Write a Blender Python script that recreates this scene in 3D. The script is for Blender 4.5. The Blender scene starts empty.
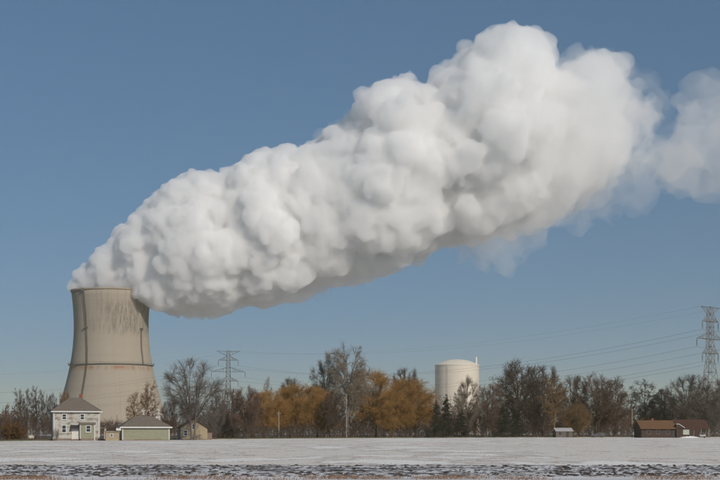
import bpy, math
import numpy as np
from mathutils import Vector, Matrix

R = math.radians
sc = bpy.context.scene
COL = sc.collection

# ------------------------------------------------------------------ camera
F, CX, HY, CAMH = 1500.0, 360.0, 432.0, 1.8      # focal length in photo px, centre column, horizon row
cam_d = bpy.data.cameras.new('camera')
cam = bpy.data.objects.new('camera', cam_d); COL.objects.link(cam)
cam_d.sensor_width = 36; cam_d.lens = 36 * F / 720
cam_d.shift_y = (HY - 240) / 720
cam_d.clip_start = 0.5; cam_d.clip_end = 30000
cam.location = (0, 0, CAMH); cam.rotation_euler = (R(90), 0, 0)
sc.camera = cam

# ------------------------------------------------------------------ sky, sun, exposure
SUN_EL, SUN_AZ = 27.5, 31.0      # behind the camera, to its right
w = bpy.data.worlds.new('World'); sc.world = w; w.use_nodes = True
wn = w.node_tree.nodes; wl = w.node_tree.links
bg = wn['Background']
sky = wn.new('ShaderNodeTexSky'); sky.sky_type = 'NISHITA'; sky.sun_disc = False
sky.sun_elevation = R(SUN_EL); sky.sun_rotation = R(180 - SUN_AZ)
sky.altitude = 0; sky.air_density = 1.0; sky.dust_density = 0.0; sky.ozone_density = 5.0
tcw = wn.new('ShaderNodeTexCoord'); mpw = wn.new('ShaderNodeMapping')          # clear winter air: lift the yellow horizon band out of view
mpw.inputs['Scale'].default_value = (1, 1, .9); mpw.inputs['Location'].default_value = (0, 0, .22)
nrm = wn.new('ShaderNodeVectorMath'); nrm.operation = 'NORMALIZE'
wl.new(tcw.outputs['Generated'], mpw.inputs[0]); wl.new(mpw.outputs[0], nrm.inputs[0]); wl.new(nrm.outputs[0], sky.inputs[0])
tnt = wn.new('ShaderNodeMix'); tnt.data_type = 'RGBA'; tnt.blend_type = 'MULTIPLY'; tnt.inputs[0].default_value = 1; tnt.inputs[7].default_value = (.88, 1.02, .97, 1)
wl.new(sky.outputs[0], tnt.inputs[6]); wl.new(tnt.outputs[2], bg.inputs[0]); bg.inputs[1].default_value = 0.081
sd = bpy.data.lights.new('sun', 'SUN'); sd.energy = 3.3; sd.angle = R(0.5); sd.color = (1.0, 0.905, 0.78)
so = bpy.data.objects.new('sun', sd); COL.objects.link(so)
sdir = Vector((math.sin(R(SUN_AZ)) * math.cos(R(SUN_EL)), -math.cos(R(SUN_AZ)) * math.cos(R(SUN_EL)), math.sin(R(SUN_EL))))
so.rotation_euler = sdir.to_track_quat('Z', 'Y').to_euler(); so.location = sdir * 400
sc.view_settings.view_transform = 'Standard'; sc.view_settings.look = 'None'
sc.view_settings.exposure = 0.0; sc.view_settings.gamma = 1.0
sc.render.engine = 'CYCLES'
cy = sc.cycles
cy.use_denoising = True
try: cy.denoiser = 'OPENIMAGEDENOISE'
except Exception: pass
cy.max_bounces = 24; cy.diffuse_bounces = 3; cy.glossy_bounces = 2; cy.transparent_max_bounces = 16; cy.volume_bounces = 24
cy.use_adaptive_sampling = True; cy.adaptive_threshold = 0.03

# ------------------------------------------------------------------ helpers
def px(x, Y): return (x - CX) / F * Y
def pz(y, Y): return CAMH + (HY - y) / F * Y
def P(x, y, Y): return Vector((px(x, Y), Y, pz(y, Y)))

def new_mat(name, col, rough=0.9, var=0.0, scale=1.0, metal=0.0, spec=0.3, tint=0.0, bump=0.0, bscale=None, stretch=(1, 1, 1)):
    m = bpy.data.materials.new(name); m.use_nodes = True
    nt = m.node_tree; N = nt.nodes; L = nt.links
    b = N['Principled BSDF']
    b.inputs['Roughness'].default_value = rough; b.inputs['Metallic'].default_value = metal
    b.inputs['Specular IOR Level'].default_value = spec
    b.inputs['Base Color'].default_value = (*col, 1)
    if var or bump or tint:
        tc = N.new('ShaderNodeTexCoord'); mp = N.new('ShaderNodeMapping'); mp.inputs['Scale'].default_value = stretch
        L.new(tc.outputs['Object'], mp.inputs[0])
        nz = N.new('ShaderNodeTexNoise'); nz.inputs['Scale'].default_value = scale; nz.inputs['Detail'].default_value = 6
        L.new(mp.outputs[0], nz.inputs['Vector'])
        mix = N.new('ShaderNodeMix'); mix.data_type = 'RGBA'
        mix.inputs[6].default_value = (*[c * (1 - var) for c in col], 1)
        mix.inputs[7].default_value = (*[min(1, c * (1 + var)) for c in col], 1)
        L.new(nz.outputs[0], mix.inputs[0])
        out = mix.outputs[2]
        if tint:
            oi = N.new('ShaderNodeObjectInfo'); hs = N.new('ShaderNodeHueSaturation')
            mr = N.new('ShaderNodeMapRange'); mr.inputs[3].default_value = 1 - tint; mr.inputs[4].default_value = 1 + tint
            L.new(oi.outputs['Random'], mr.inputs[0]); L.new(mr.outputs[0], hs.inputs['Value'])
            L.new(out, hs.inputs['Color']); out = hs.outputs[0]
        L.new(out, b.inputs['Base Color'])
        if bump:
            n2 = N.new('ShaderNodeTexNoise'); n2.inputs['Scale'].default_value = bscale or scale * 4; n2.inputs['Detail'].default_value = 5
            L.new(mp.outputs[0], n2.inputs['Vector'])
            bp = N.new('ShaderNodeBump'); bp.inputs['Strength'].default_value = bump; bp.inputs['Distance'].default_value = 0.05
            L.new(n2.outputs[0], bp.inputs['Height']); L.new(bp.outputs[0], b.inputs['Normal'])
    return m

class MB:
    """collects boxes, bars, tubes and prisms, then links them as ONE mesh object"""
    def __init__(self): self.v = []; self.f = []
    def add(self, vs, fs):
        o = len(self.v); self.v += [tuple(p) for p in vs]; self.f += [tuple(i + o for i in q) for q in fs]; return self
    def box(self, x0, x1, y0, y1, z0, z1):
        return self.add([(x0, y0, z0), (x1, y0, z0), (x1, y1, z0), (x0, y1, z0), (x0, y0, z1), (x1, y0, z1), (x1, y1, z1), (x0, y1, z1)],
                        [(0, 3, 2, 1), (4, 5, 6, 7), (0, 1, 5, 4), (1, 2, 6, 5), (2, 3, 7, 6), (3, 0, 4, 7)])
    def prism(self, poly, axis, a0, a1):
        """polygon (list of 2-tuples) extruded along axis 'x' (poly in y,z) or 'y' (poly in x,z) or 'z' (poly in x,y)"""
        n = len(poly)
        def mk(p, a): return (a, p[0], p[1]) if axis == 'x' else ((p[0], a, p[1]) if axis == 'y' else (p[0], p[1], a))
        vs = [mk(p, a0) for p in poly] + [mk(p, a1) for p in poly]
        fs = [tuple(range(n))[::-1], tuple(range(n, 2 * n))] + [(i, (i + 1) % n, n + (i + 1) % n, n + i) for i in range(n)]
        return self.add(vs, fs)
    def tube(self, pts, rad, s=6):
        pts = [Vector(p) for p in pts]; n = len(pts)
        rad = rad if isinstance(rad, (list, tuple)) else [rad] * n
        o = len(self.v)
        for i, p in enumerate(pts):
            d = (pts[min(i + 1, n - 1)] - pts[max(i - 1, 0)]).normalized()
            a = d.cross(Vector((0, 0, 1)) if abs(d.z) < .9 else Vector((1, 0, 0))).normalized(); b = d.cross(a)
            for k in range(s):
                t = 2 * math.pi * k / s
                self.v.append(tuple(p + (a * math.cos(t) + b * math.sin(t)) * rad[i]))
        for i in range(n - 1):
            for k in range(s):
                self.f.append((o + i * s + k, o + i * s + (k + 1) % s, o + (i + 1) * s + (k + 1) % s, o + (i + 1) * s + k))
        self.f.append(tuple(o + k for k in range(s))[::-1]); self.f.append(tuple(o + (n - 1) * s + k for k in range(s)))
        return self
    def bar(self, a, b, r): return self.tube([a, b], r, 4)
    def lathe(self, prof, s=32, cx=0, cy=0):
        o = len(self.v); n = len(prof)
        for r, z in prof:
            for k in range(s):
                t = 2 * math.pi * k / s; self.v.append((cx + r * math.cos(t), cy + r * math.sin(t), z))
        for i in range(n - 1):
            for k in range(s):
                self.f.append((o + i * s + k, o + i * s + (k + 1) % s, o + (i + 1) * s + (k + 1) % s, o + (i + 1) * s + k))
        self.f.append(tuple(o + k for k in range(s))[::-1]); self.f.append(tuple(o + (n - 1) * s + k for k in range(s)))
        return self
    def build(self, name, mat, parent=None, smooth=False, bevel=0):
        me = bpy.data.meshes.new(name); me.from_pydata(self.v, [], self.f); me.update()
        if smooth: me.shade_smooth()
        o = bpy.data.objects.new(name, me); COL.objects.link(o)
        me.materials.append(mat)
        if parent is not None: o.parent = parent
        if bevel:
            md = o.modifiers.new('bevel', 'BEVEL'); md.width = bevel; md.segments = 2; md.limit_method = 'ANGLE'
        return o

def fast_mesh(name, V, Q, mat, parent=None, smooth=False):
    """V (n,3), Q (m,3 or 4) numpy arrays to one mesh object"""
    me = bpy.data.meshes.new(name)
    V = np.ascontiguousarray(V, dtype=np.float32); Q = np.ascontiguousarray(Q, dtype=np.int32)
    k = Q.shape[1]
    me.vertices.add(len(V)); me.vertices.foreach_set('co', V.ravel())
    me.loops.add(Q.size); me.loops.foreach_set('vertex_index', Q.ravel())
    me.polygons.add(len(Q)); me.polygons.foreach_set('loop_start', np.arange(0, Q.size, k, dtype=np.int32))
    if smooth: me.polygons.foreach_set('use_smooth', np.ones(len(Q), dtype=bool))
    me.update(calc_edges=True); me.validate()
    me.materials.append(mat)
    o = bpy.data.objects.new(name, me); COL.objects.link(o)
    if parent is not None: o.parent = parent
    return o

def tag(o, label=None, cat=None, group=None, kind=None):
    if label: o['label'] = label
    if cat: o['category'] = cat
    if group: o['group'] = group
    if kind: o['kind'] = kind
    return o
def empty(name, loc, rz=0):
    o = bpy.data.objects.new(name, None); COL.objects.link(o); o.location = loc; o.rotation_euler = (0, 0, rz); o.empty_display_size = .5
    return o
def copy_tree(o, parent=None):
    c = o.copy(); COL.objects.link(c)
    if parent is not None: c.parent = parent
    for ch in list(o.children): copy_tree(ch, c)
    return c

# numpy noise ------------------------------------------------------------
def _hash(i, j, k, s):
    h = (i.astype(np.int64) * 73856093) ^ (j.astype(np.int64) * 19349663) ^ (k.astype(np.int64) * 83492791) ^ (s * 2654435761)
    h = (h ^ (h >> 13)) * 1274126177 & 0xffffffff
    h = (h ^ (h >> 16)) * 2246822519 & 0xffffffff
    return ((h ^ (h >> 15)) & 0xffffff) / float(0x1000000)
def worley(Pn, cell, seed):
    q = Pn / cell; c = np.floor(q).astype(np.int64); best = np.full(len(Pn), 9.0)
    for di in (-1, 0, 1):
        for dj in (-1, 0, 1):
            for dk in (-1, 0, 1):
                i, j, k = c[:, 0] + di, c[:, 1] + dj, c[:, 2] + dk
                d = (i + _hash(i, j, k, seed) - q[:, 0]) ** 2 + (j + _hash(i, j, k, seed + 1) - q[:, 1]) ** 2 + (k + _hash(i, j, k, seed + 2) - q[:, 2]) ** 2
                best = np.minimum(best, d)
    return np.sqrt(best)
def vnoise(Pn, cell, seed):
    q = Pn / cell; c = np.floor(q).astype(np.int64); f = q - c; f = f * f * (3 - 2 * f); r = 0
    for di in (0, 1):
        for dj in (0, 1):
            for dk in (0, 1):
                wgt = (f[:, 0] if di else 1 - f[:, 0]) * (f[:, 1] if dj else 1 - f[:, 1]) * (f[:, 2] if dk else 1 - f[:, 2])
                r = r + wgt * _hash(c[:, 0] + di, c[:, 1] + dj, c[:, 2] + dk, seed)
    return r * 2 - 1
def fbm(Pn, cell, seed, o=4):
    r = 0
    for k in range(o): r = r + vnoise(Pn, cell / 2 ** k, seed + 7 * k) / 2 ** k
    return r
def vnormals(V, Q):
    n = np.zeros_like(V)
    fn = np.cross(V[Q[:, 2]] - V[Q[:, 0]], V[Q[:, -1]] - V[Q[:, 1]]) if Q.shape[1] == 4 else np.cross(V[Q[:, 1]] - V[Q[:, 0]], V[Q[:, 2]] - V[Q[:, 0]])
    for k in range(Q.shape[1]): np.add.at(n, Q[:, k], fn)
    return n / np.maximum(np.linalg.norm(n, axis=1, keepdims=True), 1e-9)

# ------------------------------------------------------------------ ground, field
EDGE = [(-120, 442.3), (0, 441.3), (60, 440.6), (120, 440.2), (200, 439.4), (300, 438.5), (450, 437.7), (600, 437.3), (720, 437.0), (840, 436.8)]
def edgeY(x):
    xs = [e[0] for e in EDGE]; ys = [CAMH * F / (e[1] - HY) for e in EDGE]
    return float(np.interp(x, xs, ys))
m_ground = new_mat('winter_ground', (0.46, 0.445, 0.43), 1.0, 0.4, 0.15, bump=0.3)
g = MB(); g.add([(-9000, -400, 0), (9000, -400, 0), (9000, 16000, 0), (-9000, 16000, 0)], [(0, 1, 2, 3)])
tag(g.build('ground', m_ground), kind='structure')

def field_mat():
    m = bpy.data.materials.new('snowy_stubble'); m.use_nodes = True
    N = m.node_tree.nodes; L = m.node_tree.links; b = N['Principled BSDF']
    b.inputs['Roughness'].default_value = 0.85; b.inputs['Specular IOR Level'].default_value = 0.2
    tc = N.new('ShaderNodeTexCoord')
    def noise(scale, stretch, rot, detail=5):
        mp = N.new('ShaderNodeMapping'); mp.inputs['Rotation'].default_value = (0, 0, rot); mp.inputs['Scale'].default_value = stretch
        L.new(tc.outputs['Object'], mp.inputs[0])
        n = N.new('ShaderNodeTexNoise'); n.inputs['Scale'].default_value = scale; n.inputs['Detail'].default_value = detail
        L.new(mp.outputs[0], n.inputs['Vector']); return n.outputs[0]
    a = noise(1.0, (0.035, 0.022, 1), R(-9)); c = noise(1.0, (0.22, .085, 1), R(-9), 6); d = noise(2.2, (1, 1, 1), 0, 4)
    def math_(op, x, y):
        n = N.new('ShaderNodeMath'); n.operation = op
        for i, v in enumerate((x, y)):
            if isinstance(v, float): n.inputs[i].default_value = v
            else: L.new(v, n.inputs[i])
        return n.outputs[0]
    s = math_('ADD', math_('SUBTRACT', math_('MULTIPLY', a, 2.6), .80), math_('SUBTRACT', math_('ADD', math_('MULTIPLY', c, 1.7), math_('MULTIPLY', d, .5)), .53))
    cr = N.new('ShaderNodeValToRGB')
    e = cr.color_ramp.elements
    e[0].position = 0.86; e[0].color = (0.93, 0.90, 0.84, 1)
    e[1].position = 1.30; e[1].color = (0.36, 0.28, 0.23, 1)
    e2 = cr.color_ramp.elements.new(1.06); e2.color = (0.80, 0.745, 0.67, 1)
    L.new(s, cr.inputs[0]); L.new(cr.outputs[0], b.inputs['Base Color'])
    bp = N.new('ShaderNodeBump'); bp.inputs['Strength'].default_value = .4; bp.inputs['Distance'].default_value = .06
    L.new(math_('ADD', c, d), bp.inputs['Height']); L.new(bp.outputs[0], b.inputs['Normal'])
    return m
m_field = field_mat()
f = MB()
near = [(x, 76.0) for x in np.linspace(-130, 130, 9)]
far = []
for x in np.linspace(-260, 1000, 26):
    Y = edgeY(x); far.append((px(x, Y), Y))
poly = near + [(310, 300)] + far[::-1] + [(-170, 200)]
f.add([(a, b, .004) for a, b in poly], [tuple(range(len(poly)))])
tag(f.build('snow_field', m_field), kind='structure')
# brown leaf litter under the tree line
m_litter = new_mat('leaf_litter', (0.105, 0.078, 0.055), 1.0, 0.5, 0.4, bump=0.4)
lit = MB(); fr_ = []; bk_ = []
for x in np.linspace(-240, 960, 31):
    Y = edgeY(x) + 1.5; fr_.append((px(x, Y), Y, .008)); bk_.append((px(x, Y) * 1.9, Y + 420, .008))
poly = fr_ + bk_[::-1]; nq = len(fr_)
lit.add(poly, [(i, i + 1, 2 * nq - 2 - i, 2 * nq - 1 - i) for i in range(nq - 1)])
tag(lit.build('woodland_floor', m_litter), kind='structure')
# grass verge at the far edge of the field
m_verge = new_mat('verge_grass', (0.115, 0.105, 0.055), 1.0, .5, .5)
rng = np.random.default_rng(5)
vs = []; fs = []
n = 26000
gx = rng.uniform(-160, 880, n); V = np.zeros((n * 3, 3)); Y = np.array([edgeY(x) for x in gx]) + rng.uniform(0, 5, n)
X = (gx - CX) / F * Y; h = rng.uniform(.08, .34, n); wdt = rng.uniform(.05, .16, n); ln = rng.normal(0, .1, (n, 2))
V[0::3] = np.stack([X - wdt, Y, np.zeros(n)], 1); V[1::3] = np.stack([X + wdt, Y + .05, np.zeros(n)], 1); V[2::3] = np.stack([X + ln[:, 0], Y + ln[:, 1], h], 1)
tag(fast_mesh('verge_grass', V, np.arange(n * 3).reshape(-1, 3), m_verge), 'thin strip of dull green grass along far field edge', 'grass', kind='stuff')
# stubble straws sticking out of the snow
m_straw = new_mat('straw', (0.30, 0.26, 0.21), 1.0, .4, 3.0)
n = 14000
Y = 80 * (330 / 80) ** rng.uniform(0, 1, n); row = np.round(Y / .75) * .75 + rng.normal(0, .09, n)
X = rng.uniform(-.36, .36, n) * Y; Y = row + X * -math.tan(R(9)) * .3
clump = vnoise(np.stack([X * .08, Y * .35, X * 0], 1), 1.0, 3); keep = (clump + rng.uniform(-.6, .6, n) > -.05) & (Y > 79)
X, Y = X[keep], Y[keep]; n = len(X)
ex = np.interp(X / Y * F + CX, [e[0] for e in EDGE], [CAMH * F / (e[1] - HY) for e in EDGE]); k = Y < ex; X, Y = X[k], Y[k]; n = len(X)
h = rng.uniform(.015, .05, n); wdt = rng.uniform(.015, .06, n) * (Y / 120) ** .5
V = np.zeros((n * 3, 3)); ln = rng.normal(0, .03, (n, 2))
V[0::3] = np.stack([X - wdt, Y, np.zeros(n)], 1); V[1::3] = np.stack([X + wdt, Y + .02, np.zeros(n)], 1); V[2::3] = np.stack([X + ln[:, 0], Y + ln[:, 1], h], 1)
tag(fast_mesh('stubble', V, np.arange(n * 3).reshape(-1, 3), m_straw), 'short brown crop stubble poking through thin snow', 'stubble', kind='stuff')

# ploughed band with snow in its hollows
def plough_mat():
    m = bpy.data.materials.new('ploughed_soil'); m.use_nodes = True
    N = m.node_tree.nodes; L = m.node_tree.links; b = N['Principled BSDF']; b.inputs['Roughness'].default_value = .95; b.inputs['Specular IOR Level'].default_value = .15
    at = N.new('ShaderNodeAttribute'); at.attribute_name = 'snow'
    tc = N.new('ShaderNodeTexCoord'); nz = N.new('ShaderNodeTexNoise'); nz.inputs['Scale'].default_value = 5; nz.inputs['Detail'].default_value = 5
    L.new(tc.outputs['Object'], nz.inputs['Vector'])
    ad = N.new('ShaderNodeMath'); ad.operation = 'MULTIPLY_ADD'; ad.inputs[1].default_value = .5; L.new(nz.outputs[0], ad.inputs[0]); L.new(at.outputs['Fac'], ad.inputs[2])
    cr = N.new('ShaderNodeValToRGB'); e = cr.color_ramp.elements
    e[0].position = .62; e[0].color = (.06, .047, .04, 1); e[1].position = .80; e[1].color = (.70, .70, .70, 1)
    L.new(ad.outputs[0], cr.inputs[0]); L.new(cr.outputs[0], b.inputs['Base Color'])
    return m
m_plough = plough_mat()
nx, ny = 560, 84
gx, gy = np.meshgrid(np.linspace(-75, 75, nx), np.linspace(57.5, 79.5, ny), indexing='ij')
Pn = np.stack([gx.ravel() * .7, gy.ravel(), np.zeros(nx * ny)], 1)
hh = .55 * np.abs(np.sin(Pn[:, 1] * math.pi / 1.15 + 1.1 * vnoise(Pn, 6, 1))) + .55 * vnoise(Pn, .9, 2) + .4 * vnoise(Pn, .38, 3) + .3 * vnoise(Pn, 3.2, 9)
edge = np.clip(np.minimum((Pn[:, 1] - 57.5) / 1.2, (79.5 + .6 * vnoise(Pn, 4, 8) - Pn[:, 1]) / 1.0), 0, 1)
z = .006 + edge * (.03 + .04 * np.clip(hh + .15, 0, 2))
V = np.stack([gx.ravel(), gy.ravel(), z], 1)
ii = np.arange(nx * ny).reshape(nx, ny)
Q = np.stack([ii[:-1, :-1], ii[1:, :-1], ii[1:, 1:], ii[:-1, 1:]], -1).reshape(-1, 4)
band = fast_mesh('ploughed_band', V, Q, m_plough, smooth=True)
at = band.data.attributes.new('snow', 'FLOAT', 'POINT')
at.data.foreach_set('value', np.clip(.705 - .36 * hh * edge + .10 * (1 - edge), 0, 1).astype(np.float32))
tag(band, kind='structure')
# loose clods on the band
m_clod = new_mat('clod_soil', (.055, .043, .037), 1.0, .5, 3.0)
n = 8000
Y = rng.uniform(58.5, 79, n); X = rng.uniform(-.5, .5, n) * Y * 1.05
furrow = np.abs(np.sin(Y * math.pi / 1.15)); keep = rng.uniform(0, 1, n) < .25 + .75 * furrow
X, Y = X[keep], Y[keep]; n = len(X)
base = np.array([(math.cos(a) * r, math.sin(a) * r, zz) for zz, r in ((-.2, .9), (.45, .8)) for a in np.linspace(0, 2 * math.pi, 6)[:-1]] + [(0, 0, .95)])
tri = [(i, (i + 1) % 5, 5 + (i + 1) % 5) for i in range(5)] + [(i, 5 + (i + 1) % 5, 5 + i) for i in range(5)] + [(5 + i, 5 + (i + 1) % 5, 10) for i in range(5)]
big = .8 + .5 * rng.uniform(0, 1, n) ** 3
VV = base[None] * big[:, None, None] * (1 + rng.uniform(-.3, .3, (n, 11, 1))) * np.stack([rng.uniform(.06, .22, n), rng.uniform(.05, .12, n), rng.uniform(.022, .06, n)], 1)[:, None]
VV = VV + np.stack([X, Y, np.full(n, .045)], 1)[:, None]
T = (np.array(tri)[None] + (np.arange(n) * 11)[:, None, None]).reshape(-1, 3)
tag(fast_mesh('soil_clods', VV.reshape(-1, 3), T, m_clod), 'dark soil clods along the snowy ploughed band', 'soil', kind='stuff')
# strip of snow and dead grass nearest the camera
m_near = new_mat('near_snow', (.66, .63, .61), .9, .3, .7, bump=.4, stretch=(.35, 1, 1))
q = MB(); q.add([(-75, 30, .006), (75, 30, .006), (75, 58.2, .006), (-75, 58.2, .006)], [(0, 1, 2, 3)]); tag(q.build('roadside_snow', m_near), kind='structure')
m_dead = new_mat('dead_grass', (.19, .12, .08), 1.0, .5, 2.0)
n = 13000
Y = 58.6 - np.abs(rng.normal(0, 1.3, n)); X = rng.uniform(-.42, .42, n) * Y
cl = vnoise(np.stack([X, Y, X * 0], 1), 1.6, 4); keep = cl + rng.uniform(-.5, .5, n) > .12; X, Y = X[keep], Y[keep]; n = len(X)
h = rng.uniform(.04, .20, n); wdt = rng.uniform(.006, .018, n); ln = rng.normal(0, .07, (n, 2)); V = np.zeros((n * 3, 3))
V[0::3] = np.stack([X - wdt, Y, np.zeros(n)], 1); V[1::3] = np.stack([X + wdt, Y + .02, np.zeros(n)], 1); V[2::3] = np.stack([X + ln[:, 0], Y + ln[:, 1], h], 1)
tag(fast_mesh('dead_grass', V, np.arange(n * 3).reshape(-1, 3), m_dead), 'reddish dead grass along the near edge of ploughed band', 'grass', kind='stuff')

# ------------------------------------------------------------------ cooling tower
TY, TX = 1307.0, 111.3
K = TY / F
tcx = px(TX, TY)
def rad_px(y):
    k = .205 if y > 328 else .147
    return math.sqrt(36.8 ** 2 + k * (y - 328) ** 2)
def tower_mat():
    m = bpy.data.materials.new('weathered_concrete'); m.use_nodes = True
    N = m.node_tree.nodes; L = m.node_tree.links; b = N['Principled BSDF']; b.inputs['Roughness'].default_value = .95; b.inputs['Specular IOR Level'].default_value = .15
    tc = N.new('ShaderNodeTexCoord'); sp = N.new('ShaderNodeSeparateXYZ'); L.new(tc.outputs['Object'], sp.inputs[0])
    def M(op, *a):
        n = N.new('ShaderNodeMath'); n.operation = op
        for i, v in enumerate(a):
            if isinstance(v, (int, float)): n.inputs[i].default_value = v
            else: L.new(v, n.inputs[i])
        return n.outputs[0]
    def MR(v, a, b_, c=0, d=1):
        n = N.new('ShaderNodeMapRange'); n.inputs[1].default_value = a; n.inputs[2].default_value = b_; n.inputs[3].default_value = c; n.inputs[4].default_value = d
        n.interpolation_type = 'SMOOTHSTEP'; L.new(v, n.inputs[0]); return n.outputs[0]
    ang = M('MULTIPLY', M('ARCTAN2', sp.outputs[1], sp.outputs[0]), 46.0)      # metres along the wall
    cb = N.new('ShaderNodeCombineXYZ'); L.new(ang, cb.inputs[0]); L.new(sp.outputs[2], cb.inputs[2])
    def noise(sx, sz, detail=6, seed=0):
        mp = N.new('ShaderNodeMapping'); mp.inputs['Scale'].default_value = (sx, 1, sz); mp.inputs['Location'].default_value = (seed, seed * 2.3, 0); L.new(cb.outputs[0], mp.inputs[0])
        n = N.new('ShaderNodeTexNoise'); n.inputs['Scale'].default_value = 1; n.inputs['Detail'].default_value = detail; L.new(mp.outputs[0], n.inputs['Vector']); return n.outputs[0]
    def mix(f_, a, c):
        n = N.new('ShaderNodeMix'); n.data_type = 'RGBA'; L.new(f_, n.inputs[0])
        for i, v in ((6, a), (7, c)):
            if isinstance(v, tuple): n.inputs[i].default_value = (*v, 1)
            else: L.new(v, n.inputs[i])
        return n.outputs[2]
    col = mix(noise(.02, .012, 5, 3), (.31, .27, .222), (.36, .315, .26))
    # cast lifts: faint horizontal bands and vertical streaks
    col = mix(M('MULTIPLY', MR(noise(.008, .42, 3, 9), .45, .7), .35), col, (.31, .255, .205))
    col = mix(M('MULTIPLY', MR(noise(.55, .012, 4, 5), .5, .75), .45), col, (.29, .24, .195))
    # dark algae patch high on the right
    zz = sp.outputs[2]; xx = sp.outputs[0]
    patch = M('MULTIPLY', MR(xx, -24, 16), M('MULTIPLY', MR(zz, 82, 90), MR(zz, 117, 109)))
    streak = MR(noise(.5, .11, 8, 1), .30, .66)
    dots = MR(noise(.9, .5, 3, 2), .3, .62)
    col = mix(M('MULTIPLY', M('MULTIPLY', patch, streak), M('MULTIPLY_ADD', dots, .45, .30)), col, (.105, .098, .092))
    up = M('MULTIPLY', MR(zz, 84, 95), MR(noise(.3, .03, 5, 7), .45, .75))
    col = mix(M('MULTIPLY', up, .5), col, (.19, .165, .145))
    # rust below the ring
    rust = M('MULTIPLY', M('MULTIPLY', MR(zz, 53, 57.2), MR(zz, 58.5, 57.6)), MR(noise(.22, .08, 6, 4), .36, .62))
    col = mix(M('MULTIPLY', rust, .7), col, (.27, .105, .04))
    L.new(col, b.inputs['Base Color'])
    return m
m_tower = tower_mat()
ct = empty('cooling_tower', (tcx, TY, 0))
tag(ct, 'huge beige hyperbolic cooling tower with steam pouring from its top', 'cooling tower')
S = 720
ys = np.linspace(423.5, 292.4, 26)
prof = [(rad_px(y) * K, pz(y, TY)) for y in ys]
th = np.linspace(0, 2 * math.pi, S, endpoint=False)
rib = np.where((np.arange(S) % 4) == 0, .13, 0.0)
out = np.array([[((r + rib[k]) * math.cos(th[k]), (r + rib[k]) * math.sin(th[k]), z) for k in range(S)] for r, z in prof])
inn = np.array([[((r - .9) * math.cos(t), (r - .9) * math.sin(t), z) for t in th] for r, z in prof])
V = np.concatenate([out.reshape(-1, 3), inn.reshape(-1, 3)]); n = len(prof); ii = np.arange(n * S).reshape(n, S); jj = ii + n * S
def grid_q(a): return np.stack([a[:-1], np.roll(a, -1, 1)[:-1], np.roll(a, -1, 1)[1:], a[1:]], -1).reshape(-1, 4)
cap = lambda a, b: np.stack([a, np.roll(a, -1), np.roll(b, -1), b], -1)
Q = np.concatenate([grid_q(ii), grid_q(jj)[:, ::-1], cap(ii[-1], jj[-1]), cap(jj[0], ii[0])])
fast_mesh('shell', V, Q, m_tower, ct)
m_conc = new_mat('ring_concrete', (.33, .27, .215), .95, .25, .1)
m_steel = new_mat('dark_steel', (.10, .093, .088), .6, .3, .5)
rt = prof[-1][0]; zt = prof[-1][1]
MB().lathe([(rt + .25, zt - .2), (rt + .9, zt + .1), (rt + .9, zt + 1.2), (rt - 1.4, zt + 1.2), (rt - 1.4, zt - .2)], 180).build('rim', m_conc, ct)
def lathe_ring(r0, r1, z0, z1, s=160):
    b = MB(); o = [(r0, z0), (r1, z0), (r1, z1), (r0, z1)]; vs = [(r * math.cos(2 * math.pi * k / s), r * math.sin(2 * math.pi * k / s), z) for r, z in o for k in range(s)]
    fs = [(a * s + k, a * s + (k + 1) % s, ((a + 1) % 4) * s + (k + 1) % s, ((a + 1) % 4) * s + k) for a in range(4) for k in range(s)]
    return b.add(vs, fs)
yr = 365.6; rr = rad_px(yr) * K
lathe_ring(rr + .35, rr + 1.5, pz(yr, TY) - .15, pz(yr, TY) + .3).build('walkway_ring', m_steel, ct)
b = MB()
for k in range(120):
    a = 2 * math.pi * k / 120; r_ = rr + 1.8; z0 = pz(yr, TY) + .5
    b.bar((r_ * math.cos(a), r_ * math.sin(a), z0), (r_ * math.cos(a), r_ * math.sin(a), z0 + 1.2), .06)
b2 = lathe_ring(rr + 1.74, rr + 1.86, pz(yr, TY) + 1.6, pz(yr, TY) + 1.72); b.add(b2.v, b2.f)
b.build('railing', m_steel, ct)
def on_shell(xp, yp, off=.9):
    r = rad_px(yp) * K + off; x = (xp - TX) * K; x = max(-r * .98, min(r * .98, x)); return (x, -math.sqrt(r * r - x * x), pz(yp, TY))
def ladder(pts):
    """caged ladder following the wall"""
    b = MB(); path = []
    for (x0, y0), (x1, y1) in zip(pts[:-1], pts[1:]):
        nn = max(2, int(abs(y1 - y0) / 3))
        path += [on_shell(x0 + (x1 - x0) * i / nn, y0 + (y1 - y0) * i / nn) for i in range(nn)]
    path.append(on_shell(*pts[-1]))
    for dx in (-.5, .5): b.tube([(p[0] + dx, p[1], p[2]) for p in path], .14, 4)
    b.tube([(p[0], p[1] - .7, p[2]) for p in path], .1, 4)
    for p, q_ in zip(path[:-1], path[1:]):
        for i in range(4):
            t = i / 4; c = [p[j] + (q_[j] - p[j]) * t for j in range(3)]
            b.bar((c[0] - .55, c[1], c[2]), (c[0] + .55, c[1], c[2]), .09)
            b.tube([(c[0] - .55, c[1], c[2]), (c[0], c[1] - .7, c[2]), (c[0] + .55, c[1], c[2])], .09, 4)
    return b
ladder([(89.2, 292.2), (91.5, 315), (92.0, 330), (93.2, 350), (93.6, 366), (91.5, 385), (89.3, 402), (88.2, 418)]).build('ladder', m_steel, ct)
ladder([(143.9, 330), (144.6, 350), (146.6, 366)]).build('ladder', m_steel, ct)
for xp, yp in ((92.0, 329.5), (143.9, 330)):
    c = on_shell(xp, yp, 0); MB().box(c[0] - 1.7, c[0] + 1.7, c[1] - 2.0, c[1] + .3, c[2] - .5, c[2] + .5).build('platform', m_steel, ct)
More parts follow.
